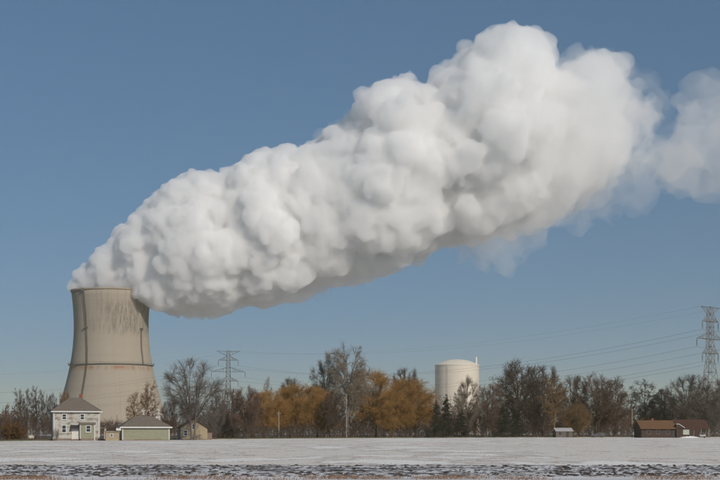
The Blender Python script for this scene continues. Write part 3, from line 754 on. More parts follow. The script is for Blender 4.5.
def dome_tree(seed, H, zc, rx, rz, fork, tr_r, nl, nb, nt, last, rt=(.05, .026), zmin=-.3, rise=.35, stems=1, lean=.0):
    """limbs, branches and twigs reach out from a forked trunk to fill a lumpy dome"""
    rng = np.random.default_rng(seed); zc, rx, rz, fork = zc * H, rx * H, rz * H, fork * H
    C = np.array([0, 0, zc]); RR = np.array([rx, rx, rz])
    def lump(e):
        u = e / np.maximum(np.linalg.norm(e, axis=-1, keepdims=True), 1e-6); sh = u.shape[:-1]
        u = u.reshape(-1, 3); return (1 + .16 * vnoise(u + 5, .55, seed) + .10 * vnoise(u + 9, .22, seed + 1)).reshape(sh)[..., None]
    tp = polyline(rng, np.tile([0, 0, -.05], (stems, 1)) + np.stack([np.linspace(-.5, .5, stems) * .5 * (stems > 1), np.zeros(stems), np.zeros(stems)], 1),
                  np.stack([np.linspace(-1, 1, stems) * .07 * (stems > 1) + lean, rng.normal(0, .05, stems), np.ones(stems)], 1), np.full(stems, H * .72), 10, .035, .03)
    trd = tr_r * np.linspace(1, .22, 10)[None] ** .8 * np.ones((stems, 1)); trd[:, 0] *= 1.4
    z = np.linspace(zmin, .97, nl) ; z = z + rng.uniform(-.5, .5, nl) * (1 - zmin) / nl; z = np.clip(z, -.6, .99); ph = np.arange(nl) * 2.39996 + rng.uniform(0, .9, nl) + seed
    e = np.stack([np.sqrt(1 - z * z) * np.cos(ph), np.sqrt(1 - z * z) * np.sin(ph), z], 1)
    tip = C + e * RR * rng.uniform(.72, .90, (nl, 1)) * lump(e)
    hs = np.clip(fork + (tip[:, 2] - fork) * rise * rng.uniform(.5, 1.15, nl), fork * .75, H * .68)
    si = rng.integers(0, stems, nl) if stems > 1 else np.zeros(nl, int)
    if stems > 1: si = np.clip(((tip[:, 0] / rx + 1) / 2 * stems + rng.normal(0, .25, nl)).astype(int), 0, stems - 1)
    zi = np.clip(hs / (H * .72) * 9, 0, 8.99); i0 = zi.astype(int); f_ = (zi - i0)[:, None]
    st = tp[si, i0] * (1 - f_) + tp[si, i0 + 1] * f_; r0 = (trd[si, i0] * (1 - f_[:, 0]) + trd[si, i0 + 1] * f_[:, 0]) * .62
    D = tip - st; ctl = st + D * np.array([.36, .36, .60]) + rng.normal(0, .03 * rx, (nl, 3))
    lp = bez(st, ctl, tip, 9) + rng.normal(0, .006 * H, (nl, 9, 3)) * np.linspace(0, 1, 9)[None, :, None]; lr = r0[:, None] * np.linspace(1, .16, 9)[None]
    def sub(Pp, Pr, m, t0, spread, lo, K_, rmin, rf):
        N_, Kp, _ = Pp.shape; n_ = np.arange(N_)[:, None]
        t = t0 + (1 - t0) * (np.arange(m)[None] + rng.uniform(0, 1, (N_, m))) / m
        u = np.clip(t * (Kp - 1), 0, Kp - 1.001); i_ = u.astype(int); g_ = (u - i_)[..., None]
        s_ = Pp[n_, i_] * (1 - g_) + Pp[n_, i_ + 1] * g_; tg = Pp[n_, i_ + 1] - Pp[n_, i_]; tg /= np.maximum(np.linalg.norm(tg, axis=2, keepdims=True), 1e-6)
        pr = Pr[n_, i_] * (1 - g_[..., 0]) + Pr[n_, i_ + 1] * g_[..., 0]
        rad_ = (s_ - C) / RR; rad_ = rad_ / np.maximum(np.linalg.norm(rad_, axis=2, keepdims=True), 1e-6)
        tgt = s_ + tg * spread * rx * .7 + rad_ * spread * rx * .75 + rng.normal(0, spread * rx * .85, s_.shape) + np.array([0, 0, spread * rx * .3])
        es, et = (s_ - C) / RR, (tgt - C) / RR; ls_ = np.linalg.norm(es, axis=2, keepdims=True); lt_ = np.linalg.norm(et, axis=2, keepdims=True); hi_ = lo * lump(et)
        tgt = s_ + (tgt - s_) * np.where(lt_ > hi_, np.clip((hi_ - ls_) / np.maximum(lt_ - ls_, 1e-6), .25, 1), 1)
        d = tgt - s_; L_ = np.linalg.norm(d, axis=2, keepdims=True); mx = spread * rx * 2.3
        tgt = s_ + d * np.minimum(1, mx / np.maximum(L_, 1e-6)) * rng.uniform(.7, 1.0, L_.shape); L_ = np.minimum(L_, mx)
        ctl_ = s_ + tg * L_ * .38 + (tgt - s_) * .15
        pts = bez(s_.reshape(-1, 3), ctl_.reshape(-1, 3), tgt.reshape(-1, 3), K_); r_s = np.clip(pr.ravel() * rf, rmin, None)
        return pts, np.maximum(r_s[:, None] * np.linspace(1, .35, K_)[None], rmin * .8), L_.ravel()
    b1 = sub(lp, lr, nb, .18, .30, .93, 6, rt[0], .6); b2 = sub(b1[0], b1[1], nt, .15, .15, 1.06, 4, rt[1], .55)
    b3 = children(rng, b2[0], b2[1], b2[2], **last)
    return join([tubes(tp, trd, 8), tubes(lp, lr, 5)]), join([tubes(b1[0], b1[1], 4), tubes(b2[0], b2[1], 3), tubes(b3[0], b3[1], 3)])
KINDS = {
 'spread': lambda s: dome_tree(s, 17, .58, .40, .42, .13, .22, 18, 11, 10, LV(5, .1, 1, 42, .5, .3, 3, .14, .02, rmin=.012), (.04, .018), -.45, .22, stems=2),
 'upright': lambda s: dome_tree(s, 13, .60, .21, .40, .18, .14, 16, 8, 8, LV(5, .1, 1, 34, .6, .3, 2, .1, .04, rmin=.012), (.03, .016), -.7, .55),
 'tall': lambda s: dome_tree(s, 27, .62, .29, .38, .22, .42, 20, 10, 10, LV(5, .1, 1, 40, .5, .3, 2, .14, .02, rmin=.019), (.06, .028), -.55, .40),
 'generic': lambda s: dome_tree(s, 15, .54, .40, .45, .16, .22, 18, 10, 10, LV(4, .1, 1, 44, .6, .3, 2, .14, .02, rmin=.02), (.045, .024), -.5, .28),
 'willow': lambda s: dome_tree(s, 17, .54, .43, .46, .14, .34, 17, 10, 9, LV(7, .05, 1, 40, 1.0, .2, 3, .08, -.42, rmin=.02), (.05, .026), -.35, .25),
 'shrub': lambda s: tree_arrays(s, 5, 18, 24, .04, [LV(7, .12, 1, 32, .45, .4, 4, .12, .03, rmin=.014), LV(5, .15, 1, 36, .5, .3, 3, .14, .02, rmin=.011), LV(4, .15, 1, 40, .6, .3, 3, .16, .0, rmin=.009)], trunk_len=.88, base_r=1.3),
 'lightshrub': lambda s: tree_arrays(s, 5, 7, 24, .045, [LV(6, .12, 1, 34, .5, .4, 3, .12, .03, rmin=.034), LV(4, .15, 1, 40, .55, .3, 2, .14, .02, rmin=.028), LV(1, .15, 1, 40, .6, .3, 2, .16, .0, rmin=.028)], trunk_len=.88, base_r=1.5),
 'farshrub': lambda s: tree_arrays(s, 5, 7, 26, .05, [LV(5, .12, 1, 36, .5, .4, 2, .12, .03, rmin=.05), LV(6, .15, 1, 40, .6, .3, 2, .14, .02, rmin=.045)], trunk_len=.88, base_r=1.5),
 'ball': lambda s: tree_arrays(s, 4, 40, 48, .03, [LV(9, .1, 1, 40, .34, .2, 3, .12, .02, rmin=.024), LV(7, .15, 1, 44, .5, .2, 2, .14, .0, rmin=.024), LV(4, .15, 1, 46, .6, .2, 2, .16, -.02, rmin=.024)], trunk_len=.85, base_r=1.4),
}
def spruce_arrays(seed, H=14):
    rng = np.random.default_rng(seed)
    tp = polyline(rng, np.array([[0, 0, -.05]]), np.array([[0, 0, 1.0]]), np.array([H]), 9, .01, .02); trd = (.2 * np.linspace(1, .08, 9))[None]
    n_ = 170; t = rng.uniform(.06, .99, n_); az = rng.uniform(0, 2 * math.pi, n_); L_ = (1 - t) ** .7 * H * .30 * rng.uniform(.75, 1.15, n_) + .2
    st = np.stack([np.zeros(n_), np.zeros(n_), t * H], 1); d = np.stack([np.cos(az), np.sin(az), np.full(n_, -.12)], 1)
    bp = polyline(rng, st, d / np.linalg.norm(d, axis=1, keepdims=True), L_, 6, .05, .02); br = .035 * np.linspace(1, .3, 6)[None] * np.ones((n_, 1))
    tw = children(rng, bp, br, L_, 9, .1, 1, 55, .28, .5, 3, .08, -.05, rmin=.03)
    nd = children(rng, *tw, 8, .0, 1, 60, .42, .2, 2, .0, .05, rmin=.028)
    return join([tubes(tp, trd, 7)]), join([tubes(bp, br, 4), tubes(tw[0], tw[1], 3), tubes(nd[0], nd[1], 3)])
BARK = {
 'grey': new_mat('bark_grey', (.125, .105, .092), 1, .3, 1.5, tint=.12),
 'red': new_mat('bark_red', (.135, .088, .07), 1, .3, 1.5, tint=.15),
 'dark': new_mat('bark_dark', (.095, .067, .054), 1, .3, 1.5, tint=.15),
 'pale': new_mat('bark_pale', (.22, .18, .14), 1, .3, 1.5, tint=.1),
 'orange': new_mat('willow_orange', (.35, .195, .065), 1, .5, .45, tint=.12),
 'rust': new_mat('bush_rust', (.125, .066, .028), 1, .35, 1.5, tint=.1),
 'tan': new_mat('branch_tan', (.20, .125, .065), 1, .3, 1.5, tint=.1),
 'green': new_mat('spruce_green', (.026, .028, .020), 1, .35, 1.5, tint=.15),
 'willowbark': new_mat('willow_bark', (.13, .09, .055), 1, .3, 1.5),
}
PROTO = {}
NV = {'generic': 4, 'upright': 2, 'willow': 2, 'tall': 2}
def proto(kind, seed):
    seed = (seed - 1) % NV[kind] + 1 if kind in NV else seed
    if (kind, seed) not in PROTO:
        a = spruce_arrays(seed) if kind == 'spruce' else KINDS[kind](seed)
        V = np.concatenate([a[0][0], a[1][0]]); H = np.percentile(V[:, 2], 99.8); W_ = 2 * np.percentile(np.hypot(V[:, 0], V[:, 1]), 95)
        PROTO[(kind, seed)] = (a, H, W_, {})
    return PROTO[(kind, seed)]
def tree(name, label, cat, xp, ytop, wpx, Y, kind, seed, bark, crown=None, group=None, rz=None, ybase=None):
    a, H, W_, cache = proto(kind, seed)
    k_ = Y / F; h_ = pz(ytop, Y); ws = wpx * k_
    root = empty(name, (px(xp, Y), Y, 0), rz if rz is not None else (xp * 1.7) % 6.28)
    root.scale = (ws / W_, ws / W_, h_ / H)
    tag(root, label, cat, group)
    for nm, arr, mt in (('trunk', a[0], BARK[bark]), ('crown', a[1], BARK[crown or bark])):
        if nm in cache:
            o = bpy.data.objects.new(nm, cache[nm]); COL.objects.link(o); o.parent = root
        else:
            o = fast_mesh(nm, arr[0], arr[1], mt, root, smooth=True); cache[nm] = o.data
        o.material_slots[0].link = 'OBJECT'; o.material_slots[0].material = mt
    return root
BT = 'bare winter trees'
T_ = lambda label, x, yt, w_, Y, kind, seed, bark, crown=None, name='bare_tree': tree(name, label, 'tree', x, yt, w_ * (1.25 if x > 480 else 1), Y, kind, seed, bark, crown, BT)
tree('round_bush', 'rounded rust brown bush at far left on the field edge', 'bush', 13.5, 421.5, 25, 305, 'ball', 1, 'dark', 'rust')
T_('thin bare tree rising from the thicket, nearest the left picture edge', 18.5, 389, 13, 345, 'upright', 1, 'grey', 'red')
T_('pale slender bare tree right of the round rust bush', 28, 389, 12, 322, 'upright', 2, 'pale', 'grey')
T_('tallest slim reddish tree between pale slender tree and white house', 36, 386.5, 15, 350, 'upright', 3, 'dark', 'red')
T_('slim grey bare tree just left of the white house chimney pipe', 43.5, 391, 11, 345, 'upright', 1, 'grey', 'grey')
T_('bare tree behind the left roof corner of white house', 52, 394, 13, 352, 'generic', 1, 'grey', 'grey')
T_('bare crown peeking above the middle of the white house roof', 64.5, 391.5, 13, 356, 'generic', 2, 'red', 'tan')
tree('bare_shrub', 'grey leafless shrub at front left corner of white house', 'shrub', 55.5, 427, 9, 303, 'shrub', 1, 'grey', 'grey')
T_('small tan bare tree before the tower, left of the garage peak', 134.5, 392, 16, 372, 'upright', 2, 'tan', 'tan')
T_('taller tan bare tree before the tower, above the garage peak', 149.5, 382, 19, 380, 'upright', 3, 'tan', 'tan')
T_('small reddish bare tree right of the garage roof', 169, 401, 18, 395, 'generic', 3, 'red', 'red')
T_('big spreading bare tree in front of the little tan gable house', 193, 359, 62, 326, 'spread', 7, 'grey', 'grey').rotation_euler = (0, 0, .3)
T_('thin grey bare tree right of little tan house', 216, 396, 20, 362, 'generic', 1, 'grey', 'grey')
T_('dark tangled bare tree below the distant pylon', 230, 389, 26, 400, 'generic', 2, 'red', 'red')
T_('wide dark reddish bare tree left of the orange willows', 247.5, 387, 32, 385, 'generic', 4, 'dark', 'red')
T_('thin pale sapling sticking up left of the orange willows', 267.5, 377, 9, 470, 'upright', 2, 'pale', 'pale')
T_('grey brown bare crown rising behind the leftmost orange willows', 290, 378.5, 36, 480, 'generic', 3, 'grey', 'grey')
WG = 'orange willow trees'
def Wl(label, x, yt, w_, Y, seed): tree('willow_tree', label, 'tree', x, yt, w_, Y, 'willow', seed, 'willowbark', 'orange', WG)
Wl('leftmost rounded orange willow behind the short wooden pole', 264, 392, 50, 425, 1)
Wl('orange willow with broad dome right of the short wooden pole', 293, 384.5, 60, 435, 2)
Wl('narrow orange willow left of the tall cottonwood', 317, 388, 42, 440, 3)
T_('tall pale bare tree with highest crown, beside the taller wooden pole', 347, 345.5, 46, 455, 'tall', 1, 'grey', 'pale')
T_('leaning pale bare tree left of the tallest pale tree', 326, 355, 30, 460, 'tall', 2, 'pale', 'grey')
T_('squat dark bare tree left of the taller wooden pole', 333, 391, 26, 432, 'generic', 4, 'dark', 'dark')
Wl('tall orange willow right of the taller wooden pole', 376, 370, 56, 470, 2)
Wl('orange willow with wide crown left of the dark spruces', 411, 379, 56, 468, 1)
Wl('low orange willow filling the gap between the two tall willows', 393, 390, 42, 462, 3)
T_('dark rounded bare crown showing behind the right orange willows', 405, 368.5, 34, 520, 'generic', 3, 'dark', 'dark')
SG = 'dark spruce trees'
def Sp(label, x, yt, w_, Y): tree('spruce_tree', label, 'tree', x, yt, w_, Y, 'spruce', 1, 'dark', 'green', SG)
Sp('dark spruce right against the orange willows', 436.5, 400, 17, 452)
Sp('tallest dark spruce left of the cream domed building', 446, 394, 19, 458)
Sp('dark spruce in front of cream domed building', 461, 410, 18, 462)
Sp('dark spruce right of the cream domed building', 503, 404, 20, 470)
Sp('low dark spruce under the twin reddish crowns', 517, 410, 18, 474)
T_('pale twiggy bare tree in front of the cream domed building', 467, 377, 27, 500, 'generic', 1, 'pale', 'pale')
T_('brown bare tree just right of cream domed building', 489, 384, 24, 505, 'generic', 2, 'dark', 'red')
T_('dense rounded reddish bare tree, left of twin crowns', 518, 361, 46, 515, 'generic', 4, 'dark', 'dark')
T_('dense reddish bare tree, right of twin crowns', 542, 365.5, 32, 520, 'generic', 3, 'dark', 'dark')
T_('narrow tan bare tree right of the twin reddish crowns', 554, 376, 22, 500, 'upright', 3, 'tan', 'tan')
tree('willow_tree', 'low dull orange willow over the snowy-roofed shed', 'tree', 577, 404, 28, 500, 'willow', 1, 'willowbark', 'tan', WG)
T_('reddish bare tree right of the narrow tan tree', 573, 376, 26, 530, 'generic', 2, 'red', 'red')
T_('broad reddish bare tree above the parked dark car', 596, 374.5, 34, 525, 'generic', 4, 'red', 'red')
T_('reddish bare tree left of the pole by the bungalow', 614, 378, 28, 528, 'generic', 1, 'red', 'red')
T_('thin pale bare tree behind the left end of the bungalow', 645, 380, 30, 545, 'upright', 1, 'grey', 'grey')
T_('low pale bare tree behind the middle of the bungalow', 663, 389, 24, 540, 'generic', 3, 'grey', 'grey')
T_('pale brown rounded bare tree behind bungalow window', 688, 375, 34, 530, 'generic', 2, 'pale', 'grey')
T_('dense grey bare tree at the foot of the tall pylon', 709, 384, 32, 480, 'generic', 1, 'grey', 'grey')
T_('slim bare tree over the right end of the bungalow', 698, 391, 20, 478, 'upright', 3, 'grey', 'grey')
T_('brown bare tree at the right picture edge', 727, 379, 34, 505, 'generic', 3, 'grey', 'grey')

# undergrowth: one tangled mass nobody could count
def thicket(name, label, mat, spots, seed, kinds=('lightshrub',)):
    r_ = np.random.default_rng(seed); parts = []
    for x, yt, w_, Y in spots:
        a, H, W_, _ = proto('lightshrub', int(r_.integers(1, 5)))
        k_ = Y / F; V, Q = join([a[0], a[1]]); s_ = w_ * k_ / W_; t = r_.uniform(0, 6.28)
        V = V * np.array([s_, s_, pz(yt, Y) / H]); c_, sn = math.cos(t), math.sin(t)
        V = np.stack([V[:, 0] * c_ - V[:, 1] * sn + px(x, Y), V[:, 0] * sn + V[:, 1] * c_ + Y, V[:, 2]], 1)
        parts.append((V, Q))
    V, Q = join(parts)
    tag(fast_mesh(name, V, Q, mat), label, 'undergrowth', kind='stuff')
r_ = np.random.default_rng(21)
def row(x0, x1, step, yt, w_, dY, jy=4):
    o = []; x = x0
    while x < x1:
        o.append((x, yt + r_.uniform(-jy, jy), w_ * r_.uniform(.8, 1.25), edgeY(x) + dY + r_.uniform(-6, 10))); x += step * r_.uniform(.7, 1.3)
    return o
thicket('undergrowth', 'dark reddish thicket behind the white house and round bush', BARK['dark'], row(-30, 60, 7, 412, 18, 26) + row(-30, 50, 8, 420, 15, 14) + row(95, 180, 6, 423, 16, 60, 3), 1)
thicket('undergrowth', 'reddish brown thicket between cooling tower foot and garage', BARK['red'], row(96, 185, 7, 419, 18, 80, 4) + row(-30, 20, 8, 408, 18, 38, 2), 2)
thicket('undergrowth', 'dark brown brush under the willows', BARK['dark'], row(205, 450, 6, 426, 18, 5, 4) + row(205, 450, 9, 419, 22, 18, 5) + row(205, 450, 9, 407, 30, 40, 6), 3)
thicket('undergrowth', 'brown brush along the right half of tree line', BARK['red'], row(436, 760, 8, 416, 24, 26, 6) + row(436, 760, 8, 399, 30, 60, 6), 4)
thicket('undergrowth', 'dark low brush right of the willows', BARK['dark'], row(440, 625, 6, 424, 18, 8, 4) + row(700, 760, 7, 422, 18, 4, 4), 5)
# distant woods closing the horizon
parts = []
for x in np.arange(-120, 860, 10.0):
    a, H, W_, _ = proto('farshrub', int(r_.integers(1, 5))); Y = r_.uniform(640, 980); V, Q = join([a[0], a[1]])
    ht = r_.uniform(9, 15); s_ = r_.uniform(13, 19) / W_
    if 50 < x < 175: ht *= .6
    t = r_.uniform(0, 6.28); V = V * np.array([s_, s_, ht / H]); c_, sn = math.cos(t), math.sin(t)
    parts.append((np.stack([V[:, 0] * c_ - V[:, 1] * sn + px(x, Y), V[:, 0] * sn + V[:, 1] * c_ + Y, V[:, 2]], 1), Q))
V, Q = join(parts)
tag(fast_mesh('distant_wood', V, Q, BARK['red']), 'far brown wood closing the horizon', 'wood', kind='stuff')

# ------------------------------------------------------------------ buildings
def siding_mat(name, col, peel=None, board=.14, amount=.5):
    m = bpy.data.materials.new(name); m.use_nodes = True
    N = m.node_tree.nodes; L = m.node_tree.links; b = N['Principled BSDF']; b.inputs['Roughness'].default_value = .8
    tc = N.new('ShaderNodeTexCoord'); sp = N.new('ShaderNodeSeparateXYZ'); L.new(tc.outputs['Object'], sp.inputs[0])
    fr = N.new('ShaderNodeMath'); fr.operation = 'FRACT'; mu = N.new('ShaderNodeMath'); mu.operation = 'MULTIPLY'; mu.inputs[1].default_value = 1 / board
    L.new(sp.outputs[2], mu.inputs[0]); L.new(mu.outputs[0], fr.inputs[0])
    bp = N.new('ShaderNodeBump'); bp.inputs['Strength'].default_value = .9; bp.inputs['Distance'].default_value = .02; bp.invert = True
    L.new(fr.outputs[0], bp.inputs['Height']); L.new(bp.outputs[0], b.inputs['Normal'])
    nz = N.new('ShaderNodeTexNoise'); nz.inputs['Scale'].default_value = 1.0; nz.inputs['Detail'].default_value = 7; nz.inputs['Roughness'].default_value = .62
    mp = N.new('ShaderNodeMapping'); mp.inputs['Scale'].default_value = (.75, .75, 1.9); L.new(tc.outputs['Object'], mp.inputs[0]); L.new(mp.outputs[0], nz.inputs['Vector'])
    cr = N.new('ShaderNodeValToRGB'); e = cr.color_ramp.elements
    if peel:
        e[0].position = amount - .05; e[0].color = (*col, 1); e[1].position = amount + .06; e[1].color = (*peel, 1)
    else:
        e[0].position = .3; e[0].color = (*[c_ * .88 for c_ in col], 1); e[1].position = .7; e[1].color = (*[c_ * 1.08 for c_ in col], 1)
    L.new(nz.outputs[0], cr.inputs[0]); L.new(cr.outputs[0], b.inputs['Base Color'])
    return m
m_peel = siding_mat('peeling_clapboard', (.42, .41, .37), (.23, .185, .15), amount=.53)
m_greens = siding_mat('green_siding', (.25, .25, .175))
m_tan = siding_mat('tan_siding', (.33, .265, .175))
m_brown = siding_mat('dark_red_siding', (.05, .026, .02))
m_wht = new_mat('white_trim', (.58, .57, .54), .6, .12, 2)
m_glass = new_mat('window_glass', (.025, .03, .035), .12, spec=.5)
m_roof = new_mat('grey_shingle', (.165, .14, .115), .95, .3, 2.5, bump=.4)
m_roofo = new_mat('orange_brown_roof', (.155, .082, .045), .95, .25, 1.5, bump=.3)
m_roofd = new_mat('dark_brown_roof', (.075, .038, .028), .95, .25, 1.5, bump=.3)
m_brick = new_mat('chimney_brick', (.23, .075, .05), .95, .3, 6)
m_found = new_mat('foundation', (.20, .15, .12), .95, .35, 2)
m_dark = new_mat('dark_metal', (.035, .033, .033), .6)
m_wood = new_mat('pole_wood', (.30, .25, .20), .95, .25, 3)
m_door = new_mat('white_door', (.58, .55, .49), .6, .08, 2)
m_blind = new_mat('window_blind', (.36, .42, .33), .6, .1, 3)
m_tank = new_mat('tank_paint', (.50, .43, .34), .5, .2, 2)

def window(root, x0, x1, z0, z1, yf, fw=.13, sash=True, glass=None, fm=None):
    """frame standing proud of a wall whose front is at y = yf (outside is -y)"""
    b = MB(); y0, y1 = yf - .07, yf + .02
    b.box(x0 - fw, x0, y0, y1, z0 - fw, z1 + fw); b.box(x1, x1 + fw, y0, y1, z0 - fw, z1 + fw)
    b.box(x0, x1, y0, y1, z1, z1 + fw); b.box(x0, x1, y0, y1, z0 - fw, z0)
    o = b.build('window', fm or m_wht, root)
    zm = (z0 + z1) / 2
    MB().box(x0, x1, yf - .02, yf - .008, z0, z1).build('pane', glass or m_glass, o)
    if sash: MB().box(x0, x1, yf - .06, yf - .022, zm - .035, zm + .035).build('sash_bar', m_wht, o)
    MB().box(x0 - fw - .06, x1 + fw + .06, yf - .16, yf - .073, z0 - fw - .05, z0 - fw + .01).build('sill', fm or m_wht, o)
    return o
def hip_roof(x0, x1, y0, y1, z0, zp, inset, th=.16):
    ym = (y0 + y1) / 2; b = MB()
    vs = [(x0, y0, z0), (x1, y0, z0), (x1, y1, z0), (x0, y1, z0), (x0, y0, z0 - th), (x1, y0, z0 - th), (x1, y1, z0 - th), (x0, y1, z0 - th), (x0 + inset, ym, zp), (x1 - inset, ym, zp)]
    return b.add(vs, [(0, 1, 9, 8), (1, 2, 9), (2, 3, 8, 9), (3, 0, 8), (4, 7, 6, 5), (0, 4, 5, 1), (1, 5, 6, 2), (2, 6, 7, 3), (3, 7, 4, 0)])
def fascia(root, x0, x1, y0, y1, z0, z1, t=.06, mat=None):
    b = MB(); b.box(x0 - t, x1 + t, y0 - t, y0, z0, z1); b.box(x0 - t, x1 + t, y1, y1 + t, z0, z1); b.box(x0 - t, x0, y0, y1, z0, z1); b.box(x1, x1 + t, y0, y1, z0, z1)
    return b.build('fascia', mat or m_wht, root)

# white farmhouse: local origin at its front left corner
HA = R(15)
hY = 309.0
hs = empty('farmhouse', (px(53.9, hY), hY, 0), HA)
tag(hs, 'two-storey white house with peeling clapboard and grey hip roof', 'house')
W_, D_ = 9.25, 8.4
MB().box(0, W_, 0, D_, .45, 5.9).build('wall', m_peel, hs)
MB().box(.03, W_ - .03, .03, D_ - .03, 0, .447).build('foundation', m_found, hs)
for x0, x1, y0, y1 in ((-.04, .14, -.04, .12), (W_ - .14, W_ + .04, -.04, .12), (-.04, .10, D_ - .1, D_ + .04), (W_ - .10, W_ + .04, D_ - .1, D_ + .04)): MB().box(x0, x1, y0, y1, .45, 5.88).build('corner_board', m_wht, hs)
rf = hip_roof(-.55, W_ + .55, -.55, D_ + .55, 6.08, 8.95, 4.1).build('roof', m_roof, hs)
fascia(hs, -.55, W_ + .55, -.55, D_ + .55, 5.86, 6.1)
ch = MB().box(5.55, 6.15, 4.7, 5.3, 7.6, 9.75).build('chimney', m_brick, rf); 
MB().box(.35, .6, 5.9, 6.15, 6.2, 8.0).build('stove_pipe', m_dark, rf)
window(hs, 1.75, 2.45, 4.42, 5.42, 0); window(hs, 5.42, 6.12, 4.42, 5.42, 0)
window(hs, 1.68, 2.42, 1.72, 3.12, 0)
for dx_, dy_ in ((-.18, -.12), (W_ + .08, -.12)): MB().tube([(dx_, dy_, .1), (dx_, dy_, 5.7), (dx_, dy_ - .3, 5.95)], .05, 6).build('downspout', m_wht, hs)
rcap = MB()
for sx_, ex_ in ((-.55, 3.55), (W_ + .55, W_ - 3.55)):
    for sy_ in (-.55, D_ + .55): rcap.bar((sx_, sy_, 6.1), (ex_, D_ / 2, 8.97), .07)
rcap.build('ridge_cap', m_roof, rf)
# low green front extension
ex = MB().box(5.28, 8.2, -.75, -.003, .4, 3.3).build('green_extension', m_greens, hs)
MB().box(5.3, 8.18, -.73, -.01, 0, .397).build('foundation', m_found, ex)
MB().prism([(-1.0, 3.30), (-1.0, 3.40), (-.004, 3.78), (-.004, 3.66)], 'x', 5.1, 8.45).build('roof', m_roof, ex)
MB().box(8.12, 8.3, -.85, -.66, 0, 3.28).build('corner_board', m_wht, ex)
MB().box(5.2, 5.34, -.83, -.66, .4, 3.28).build('corner_board', m_wht, ex)
window(hs, 6.55, 7.35, 1.85, 3.05, -.75)
dr = MB().box(3.75, 4.95, -.09, .01, .3, 2.3).build('door', m_door, hs)
b = MB(); b.box(3.6, 3.75, -.12, .01, .2, 2.44); b.box(4.95, 5.1, -.12, .01, .2, 2.44); b.box(3.75, 4.95, -.12, .01, 2.3, 2.44); b.build('door_frame', m_wht, hs)
for zz in (.55, 1.2, 1.75):
    for x0 in (3.92, 4.42): MB().box(x0, x0 + .36, -.115, -.088, zz, zz + .42).build('panel', m_door, dr)
MB().lathe([(.01, 1.2), (.05, 1.23), (.05, 1.29), (.01, 1.32)], 8, 4.83, -.14).build('door_handle', m_dark, dr)
MB().prism([(-1.0, 2.42), (-1.0, 2.52), (-.005, 3.22), (-.005, 2.62)], 'x', 3.35, 5.2).build('awning', m_dark, hs)
st = MB(); st.box(3.6, 5.1, -1.0, -.125, 0, .18); st.build('step', m_found, hs)
# side porch at the right
pr = MB(); pr.box(W_ + .003, W_ + 1.5, .4, 3.0, 2.55, 2.7); pr.build('porch_roof', m_roof, hs)
for yy in (.5, 2.8): MB().box(W_ + 1.25, W_ + 1.4, yy, yy + .15, 0, 2.548).build('porch_post', m_wht, hs)
MB().box(W_ - .25, W_ - .02, -.16, -.045, 3.2, 4.1).build('shutter', m_wht, hs)
MB().box(W_ + .003, W_ + 1.5, .4, 3.0, .0, .3).build('porch_floor', m_found, hs)

# tan shed
sh = empty('garden_shed', (px(105.6, 307), 307, 0), HA); tag(sh, 'tiny tan shed between white house and green garage', 'shed')
MB().box(0, 2.75, 0, 2.0, 0, 1.72).build('wall', m_tan, sh)
MB().prism([(-.2, 1.724), (2.2, 1.95), (2.2, 2.05), (-.2, 1.83)], 'x', -.18, 2.93).build('roof', m_tan, sh)
for x0 in (-.03, 2.63): MB().box(x0, x0 + .15, -.04, .1, 0, 1.70).build('corner_board', m_tan, sh)
window(sh, .95, 1.45, .85, 1.35, 0, .1)
ac = MB(); ac.box(2.2, 3.2, .6, 1.4, 2.06, 2.55); ac.build('roof_box', m_wht, sh)
# green garage
gY = 313.0
ga = empty('garage', (px(122.3, gY), gY, 0), HA); tag(ga, 'long low green garage with grey hip roof and white trim', 'garage')
GW, GD = 9.85, 7.0
MB().box(0, GW, 0, GD, .16, 2.62).build('wall', m_greens, ga)
MB().box(-.02, GW + .02, -.02, GD + .02, 0, .157).build('foundation', m_found, ga)
hip_roof(-.5, GW + .5, -.5, GD + .5, 2.86, 5.15, 3.6).build('roof', m_roof, ga)
fascia(ga, -.5, GW + .5, -.5, GD + .5, 2.60, 2.88)
for x0 in (-.04, GW - .16): MB().box(x0, x0 + .2, -.05, .15, .16, 2.60).build('corner_board', m_wht, ga)
MB().box(2.6, 8.0, -.10, -.022, .0, .26).build('skirt_board', m_found, ga)
MB().box(1.2, 1.6, .9, 1.2, 3.2, 3.62).build('vent', m_dark, ga)
# little tan gable house
lY = 340.0
lh = empty('gable_house', (px(180.5, lY), lY, 0), R(12)); tag(lh, 'little tan gable house behind the big bare tree', 'house')
LW = 6.1
b = MB(); b.prism([(0, .2), (LW, .2), (LW, 2.85), (LW / 2, 4.75), (0, 2.85)], 'y', 0, 7); b.build('wall', m_tan, lh)
MB().box(.02, LW - .02, .02, 6.98, 0, .197).build('foundation', m_found, lh)
for s_ in (-1, 1):
    c_ = LW / 2
    MB().prism([(c_, 4.76), (c_ + s_ * (c_ + .4), 2.62), (c_ + s_ * (c_ + .4), 2.76), (c_, 4.92)], 'y', -.4, 7.4).build('roof_slope', m_roofd, lh)
    b = MB(); b.prism([(c_ + s_ * .01, 4.70), (c_ + s_ * (c_ + .42), 2.52), (c_ + s_ * (c_ + .42), 2.72), (c_ + s_ * .01, 4.90)], 'y', -.46, -.403); b.build('rake_board', m_dark, lh)
window(lh, 2.7, 3.4, 2.5, 3.5, 0); window(lh, .8, 1.5, 1.0, 2.1, 0)
MB().box(4.3, 5.2, -.06, .01, .2, 2.2).build('door', m_tan, lh)
MB().box(LW + .003, LW + 1.2, 1, 3, 0, 1.6).build('side_annex', m_found, lh)
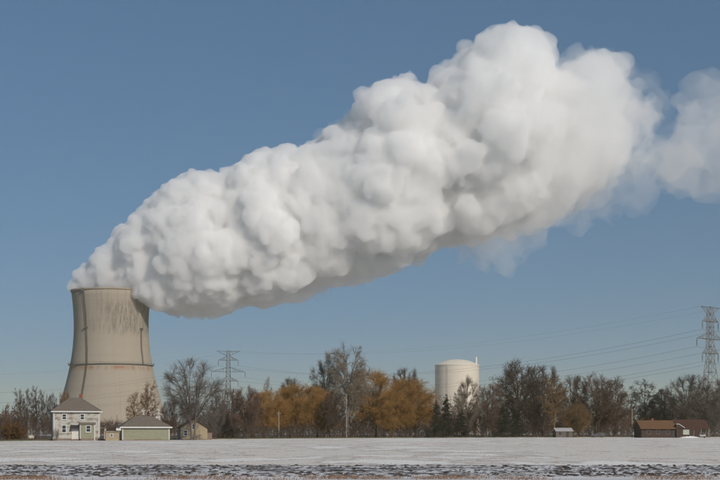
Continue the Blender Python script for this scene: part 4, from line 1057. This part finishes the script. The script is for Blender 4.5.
# small shed among trees
s2 = empty('lean_to_shed', (px(216, 398), 398, 0), R(10)); tag(s2, 'brown lean-to shed among bare trees right of tan house', 'shed')
MB().box(0, 4.6, 0, 3, 0, 2.2).build('wall', new_mat('old_boards', (.16, .105, .07), .95, .4, 2), s2)
MB().prism([(-.3, 2.204), (3.3, 2.9), (3.3, 3.0), (-.3, 2.32)], 'x', -.2, 4.8).build('roof', m_roof, s2)
MB().box(1.2, 2.1, -.05, .01, 0, 1.8).build('door', m_dark, s2)
MB().box(2.9, 3.6, -.03, .01, .9, 1.6).build('window', m_glass, s2)
# pale gas tank
gt = empty('gas_tank', (px(31, 306), 306, 0), R(62)); gt.scale = (.75, .75, .75); tag(gt, 'pale rounded gas tank on legs between round bush and white house', 'gas tank')
b = MB(); prof_ = [(.02, -1.0), (.25, -.97), (.42, -.85), (.5, -.65), (.5, .65), (.42, .85), (.25, .97), (.02, 1.0)]
b.lathe(prof_, 20); b.v = [(z, y, -x + .95) for x, y, z in b.v]; b.build('vessel', m_tank, gt, smooth=True)
for x0 in (-.6, .5): MB().box(x0, x0 + .12, -.35, .35, 0, .56).build('leg', m_found, gt)
MB().lathe([(.14, 1.4), (.14, 1.56), (.1, 1.62)], 10).build('valve_cover', m_tank, gt)

# brown bungalow
bY = 462.0; k = bY / F
bu = empty('bungalow', (px(641.5, bY), bY, 0), R(6)); bu.scale = (.9, 1, 1); tag(bu, 'long low dark red bungalow with brown roof at the right', 'house')
BW = 24.2
MB().box(0, 17.3, 0, 8, 0, 2.75).build('wall', m_brown, bu)
def gable_roof(x0, x1, y0, y1, z0, zp, mat, name='roof'):
    ym = (y0 + y1) / 2; return MB().prism([(y0, z0), (ym, zp), (y1, z0), (y1, z0 + .14), (ym, zp + .15), (y0, z0 + .14)], 'x', x0, x1).build(name, mat, bu)
gable_roof(-.5, 12.2, -.7, 8.7, 2.70, 5.25, m_roofo, 'left_roof')
gable_roof(12.203, 24.0, -.3, 9.2, 2.78, 5.5, m_roofd, 'right_roof')
MB().prism([(.05, 2.75), (7.95, 2.75), (4.0, 5.2)], 'x', 0, .12).build('gable_wall', m_brown, bu)
wv = MB().box(12.21, 18.0, -.45, -.003, 0, 2.77).build('front_bay', m_brown, bu)
window(bu, 14.6, 16.5, 1.15, 2.35, -.45, .1, False, m_blind)
MB().box(12.1, 12.205, -.6, -.46, 0, 2.75).build('corner_board', m_dark, bu)
MB().prism([(12.0, 4.15), (12.0, 4.3), (13.0, 4.3), (15.0, 3.15), (15.0, 2.98), (13.0, 4.13)], 'y', -.75, -.62).build('rake_board', m_wht, bu)
b = MB(); b.prism([(12.0, 2.93), (12.0, 4.12), (13.0, 4.12), (15.0, 2.95)], 'y', -.61, .6); b.build('dormer', m_brown, bu)
for x0 in (2.0, 5.2, 8.6):
    window(bu, x0, x0 + 1.1, 1.2, 2.3, 0, .09, False, None, m_found)
MB().box(10.6, 11.5, -.06, .01, 0, 2.1).build('door', m_dark, bu)
for x0 in (18.4, 21.0, 23.6): MB().box(x0, x0 + .16, .0, .16, 0, 2.78).build('carport_post', m_wood, bu)
MB().box(17.303, 23.7, 7.8, 8, 0, 2.75).build('carport_back', m_brown, bu)
MB().box(5.0, 5.8, 4.5, 5.2, 4.6, 6.0).build('chimney', m_brick, bu)
# low shed with snowy roof
s3 = empty('snowy_shed', (px(556, 490), 490, 0), R(8)); tag(s3, 'low dark shed with snow on its roof left of the bungalow', 'shed')
MB().box(0, 5.6, 0, 4, 0, 2.0).build('wall', new_mat('grey_boards', (.12, .10, .09), .95, .3, 2), s3)
MB().prism([(-.3, 2.004), (2, 3.0), (4.3, 2.004), (4.3, 2.12), (2, 3.14), (-.3, 2.12)], 'x', -.25, 5.85).build('roof', new_mat('snow_roof', (.40, .39, .38), .9, .3, 1), s3)
MB().box(3.4, 4.3, -.05, .01, 0, 1.8).build('door', m_dark, s3)
MB().box(1.0, 1.8, -.03, .01, .9, 1.6).build('window', m_glass, s3)

# cars
def car(loc, rz, label, paint, name='parked_car'):
    root = empty(name, loc, rz); tag(root, label, 'car', 'parked cars')
    L2, W2 = 2.25, .88
    side = [(-L2, .35), (-L2, .72), (-L2 + .12, .86), (-1.15, .95), (1.35, .98), (L2 - .08, .92), (L2, .55), (L2 - .05, .35)]
    body = MB().prism([(x, z) for x, z in side], 'y', -W2, W2).build('body', paint, root, bevel=.05)
    cab = [(-1.15, .95), (-.45, 1.42), (.85, 1.45), (1.75, .98)]
    n_ = len(cab); b = MB(); vs = [(x, -W2 + (.06 if i in (0, 3) else .2), z) for i, (x, z) in enumerate(cab)] + [(x, W2 - (.06 if i in (0, 3) else .2), z) for i, (x, z) in enumerate(cab)]
    b.add(vs, [(0, 1, 2, 3), (7, 6, 5, 4), (0, 4, 5, 1), (1, 5, 6, 2), (2, 6, 7, 3), (3, 7, 4, 0)]); b.build('cabin', paint, root)
    for s_ in (-1, 1):
        yy = s_ * (W2 - .125)
        q_ = MB(); q_.add([(-.9, yy * 1.075, 1.02), (-.42, yy * .985, 1.36), (.78, yy * .985, 1.38), (1.35, yy * 1.075, 1.02), (-.9, yy * 1.02, 1.02), (-.42, yy * .93, 1.36), (.78, yy * .93, 1.38), (1.35, yy * 1.02, 1.02)],
                          [(0, 1, 2, 3), (7, 6, 5, 4), (0, 4, 5, 1), (1, 5, 6, 2), (2, 6, 7, 3), (3, 7, 4, 0)]); q_.build('side_window', m_glass, root)
    for sgn, xa, za, xb, zb in ((-1, -1.06, 1.0, -.52, 1.37), (1, 1.6, 1.05, .95, 1.41)):
        q_ = MB(); o_ = .03 * sgn
        q_.add([(xa + o_, -.7, za + .02), (xa + o_, .7, za + .02), (xb + o_, .58, zb + .02), (xb + o_, -.58, zb + .02), (xa, -.7, za - .02), (xa, .7, za - .02), (xb, .58, zb - .02), (xb, -.58, zb - .02)],
               [(0, 1, 2, 3), (7, 6, 5, 4), (0, 4, 5, 1), (1, 5, 6, 2), (2, 6, 7, 3), (3, 7, 4, 0)]); q_.build('windscreen' if sgn < 0 else 'rear_window', m_glass, root)
    for x in (-1.4, 1.35):
        for s_ in (-1, 1):
            t = MB().lathe([(.2, -.1), (.31, -.1), (.33, -.06), (.33, .06), (.31, .1), (.2, .1)], 18); t.v = [(a_ + x, c_ + s_ * (W2 - .08), b_ + .33) for a_, b_, c_ in t.v]
            o = t.build('tyre', m_dark, root)
            t = MB().lathe([(.02, -.085), (.2, -.115), (.2, .115), (.02, .085)], 14); t.v = [(a_ + x, c_ + s_ * (W2 - .08), b_ + .33) for a_, b_, c_ in t.v]; t.build('rim', m_lattice, o)
    for s_ in (-1, 1):
        MB().box(-L2 - .02, -L2 + .06, s_ * .62 - .16, s_ * .62 + .16, .62, .76).build('headlight', m_wht, root)
        MB().box(L2 - .06, L2 + .02, s_ * .66 - .12, s_ * .66 + .12, .66, .82).build('tail_light', m_brick, root)
    MB().box(-L2 - .05, -L2 + .1, -.8, .8, .36, .52).build('bumper', m_dark, root)
    return root
m_carw = new_mat('pale_car_paint', (.55, .47, .42), .35, .05, 1, spec=.5)
m_card = new_mat('dark_car_paint', (.05, .055, .06), .3, .05, 1, spec=.5)
car((px(702, 456), 456, 0), R(83), 'pale car parked nose-out under the bungalow carport', m_carw)
car((px(598, 478), 478, 0), R(4), 'dark car parked side-on left of the bungalow pole', m_card)

# shovelled snow by the bungalow
sb = MB(); rg = np.random.default_rng(4)
for i in range(7):
    for j in range(15):
        u, v = j / 14 * 2 - 1, i / 6 * 2 - 1; e_ = max(0, 1 - u * u) * max(0, 1 - v * v)
        sb.v.append((u * 3.4, v * .9, .01 + .5 * e_ * rg.uniform(.7, 1.2)))
sb.f = [(i * 15 + j, i * 15 + j + 1, (i + 1) * 15 + j + 1, (i + 1) * 15 + j) for i in range(6) for j in range(14)]
o = sb.build('snow_pile', new_mat('piled_snow', (.82, .82, .82), .9, .08, 2), smooth=True); o.location = (px(690, 452), 452, 0)
tag(o, 'low white snow pile in front of the bungalow window', 'snow pile')

# wooden poles
def pole(xp, ytop, Y, label, arm=True):
    root = empty('utility_pole', (px(xp, Y), Y, 0)); tag(root, label, 'pole', 'wooden poles at the field edge')
    h_ = pz(ytop, Y)
    MB().tube([(0, 0, -.05), (.02, 0, h_ * .5), (.05, 0, h_)], [.17, .14, .11], 8).build('post', m_wood, root)
    if arm:
        MB().box(-.55, .6, -.20, -.11, h_ - .75, h_ - .62).build('crossarm', m_wood, root)
        for x in (-.45, .5): MB().lathe([(.03, h_ - .62), (.06, h_ - .5), (.03, h_ - .42)], 8, x, -.155).build('insulator', m_insul, root)
pole(278.7, 411, 412, 'short pale wooden pole in front of the left orange willows')
pole(346.3, 394, 436, 'taller pale wooden pole below the tallest bare tree', False)
pole(632, 409, 468, 'brown wooden pole at the left end of the bungalow', False)

# ------------------------------------------------------------------ winter haze
hz = bpy.data.materials.new('haze_air'); hz.use_nodes = True; N = hz.node_tree.nodes; N.remove(N['Principled BSDF'])
pv = N.new('ShaderNodeVolumePrincipled'); pv.inputs['Color'].default_value = (.95, .90, .58, 1); pv.inputs['Density'].default_value = .00007; pv.inputs['Anisotropy'].default_value = 0
hz.node_tree.links.new(pv.outputs[0], N['Material Output'].inputs['Volume'])
tag(MB().box(-9100, 9100, -500, 16100, -1, 430).build('haze', hz), 'pale winter haze filling the air', 'haze', kind='stuff')
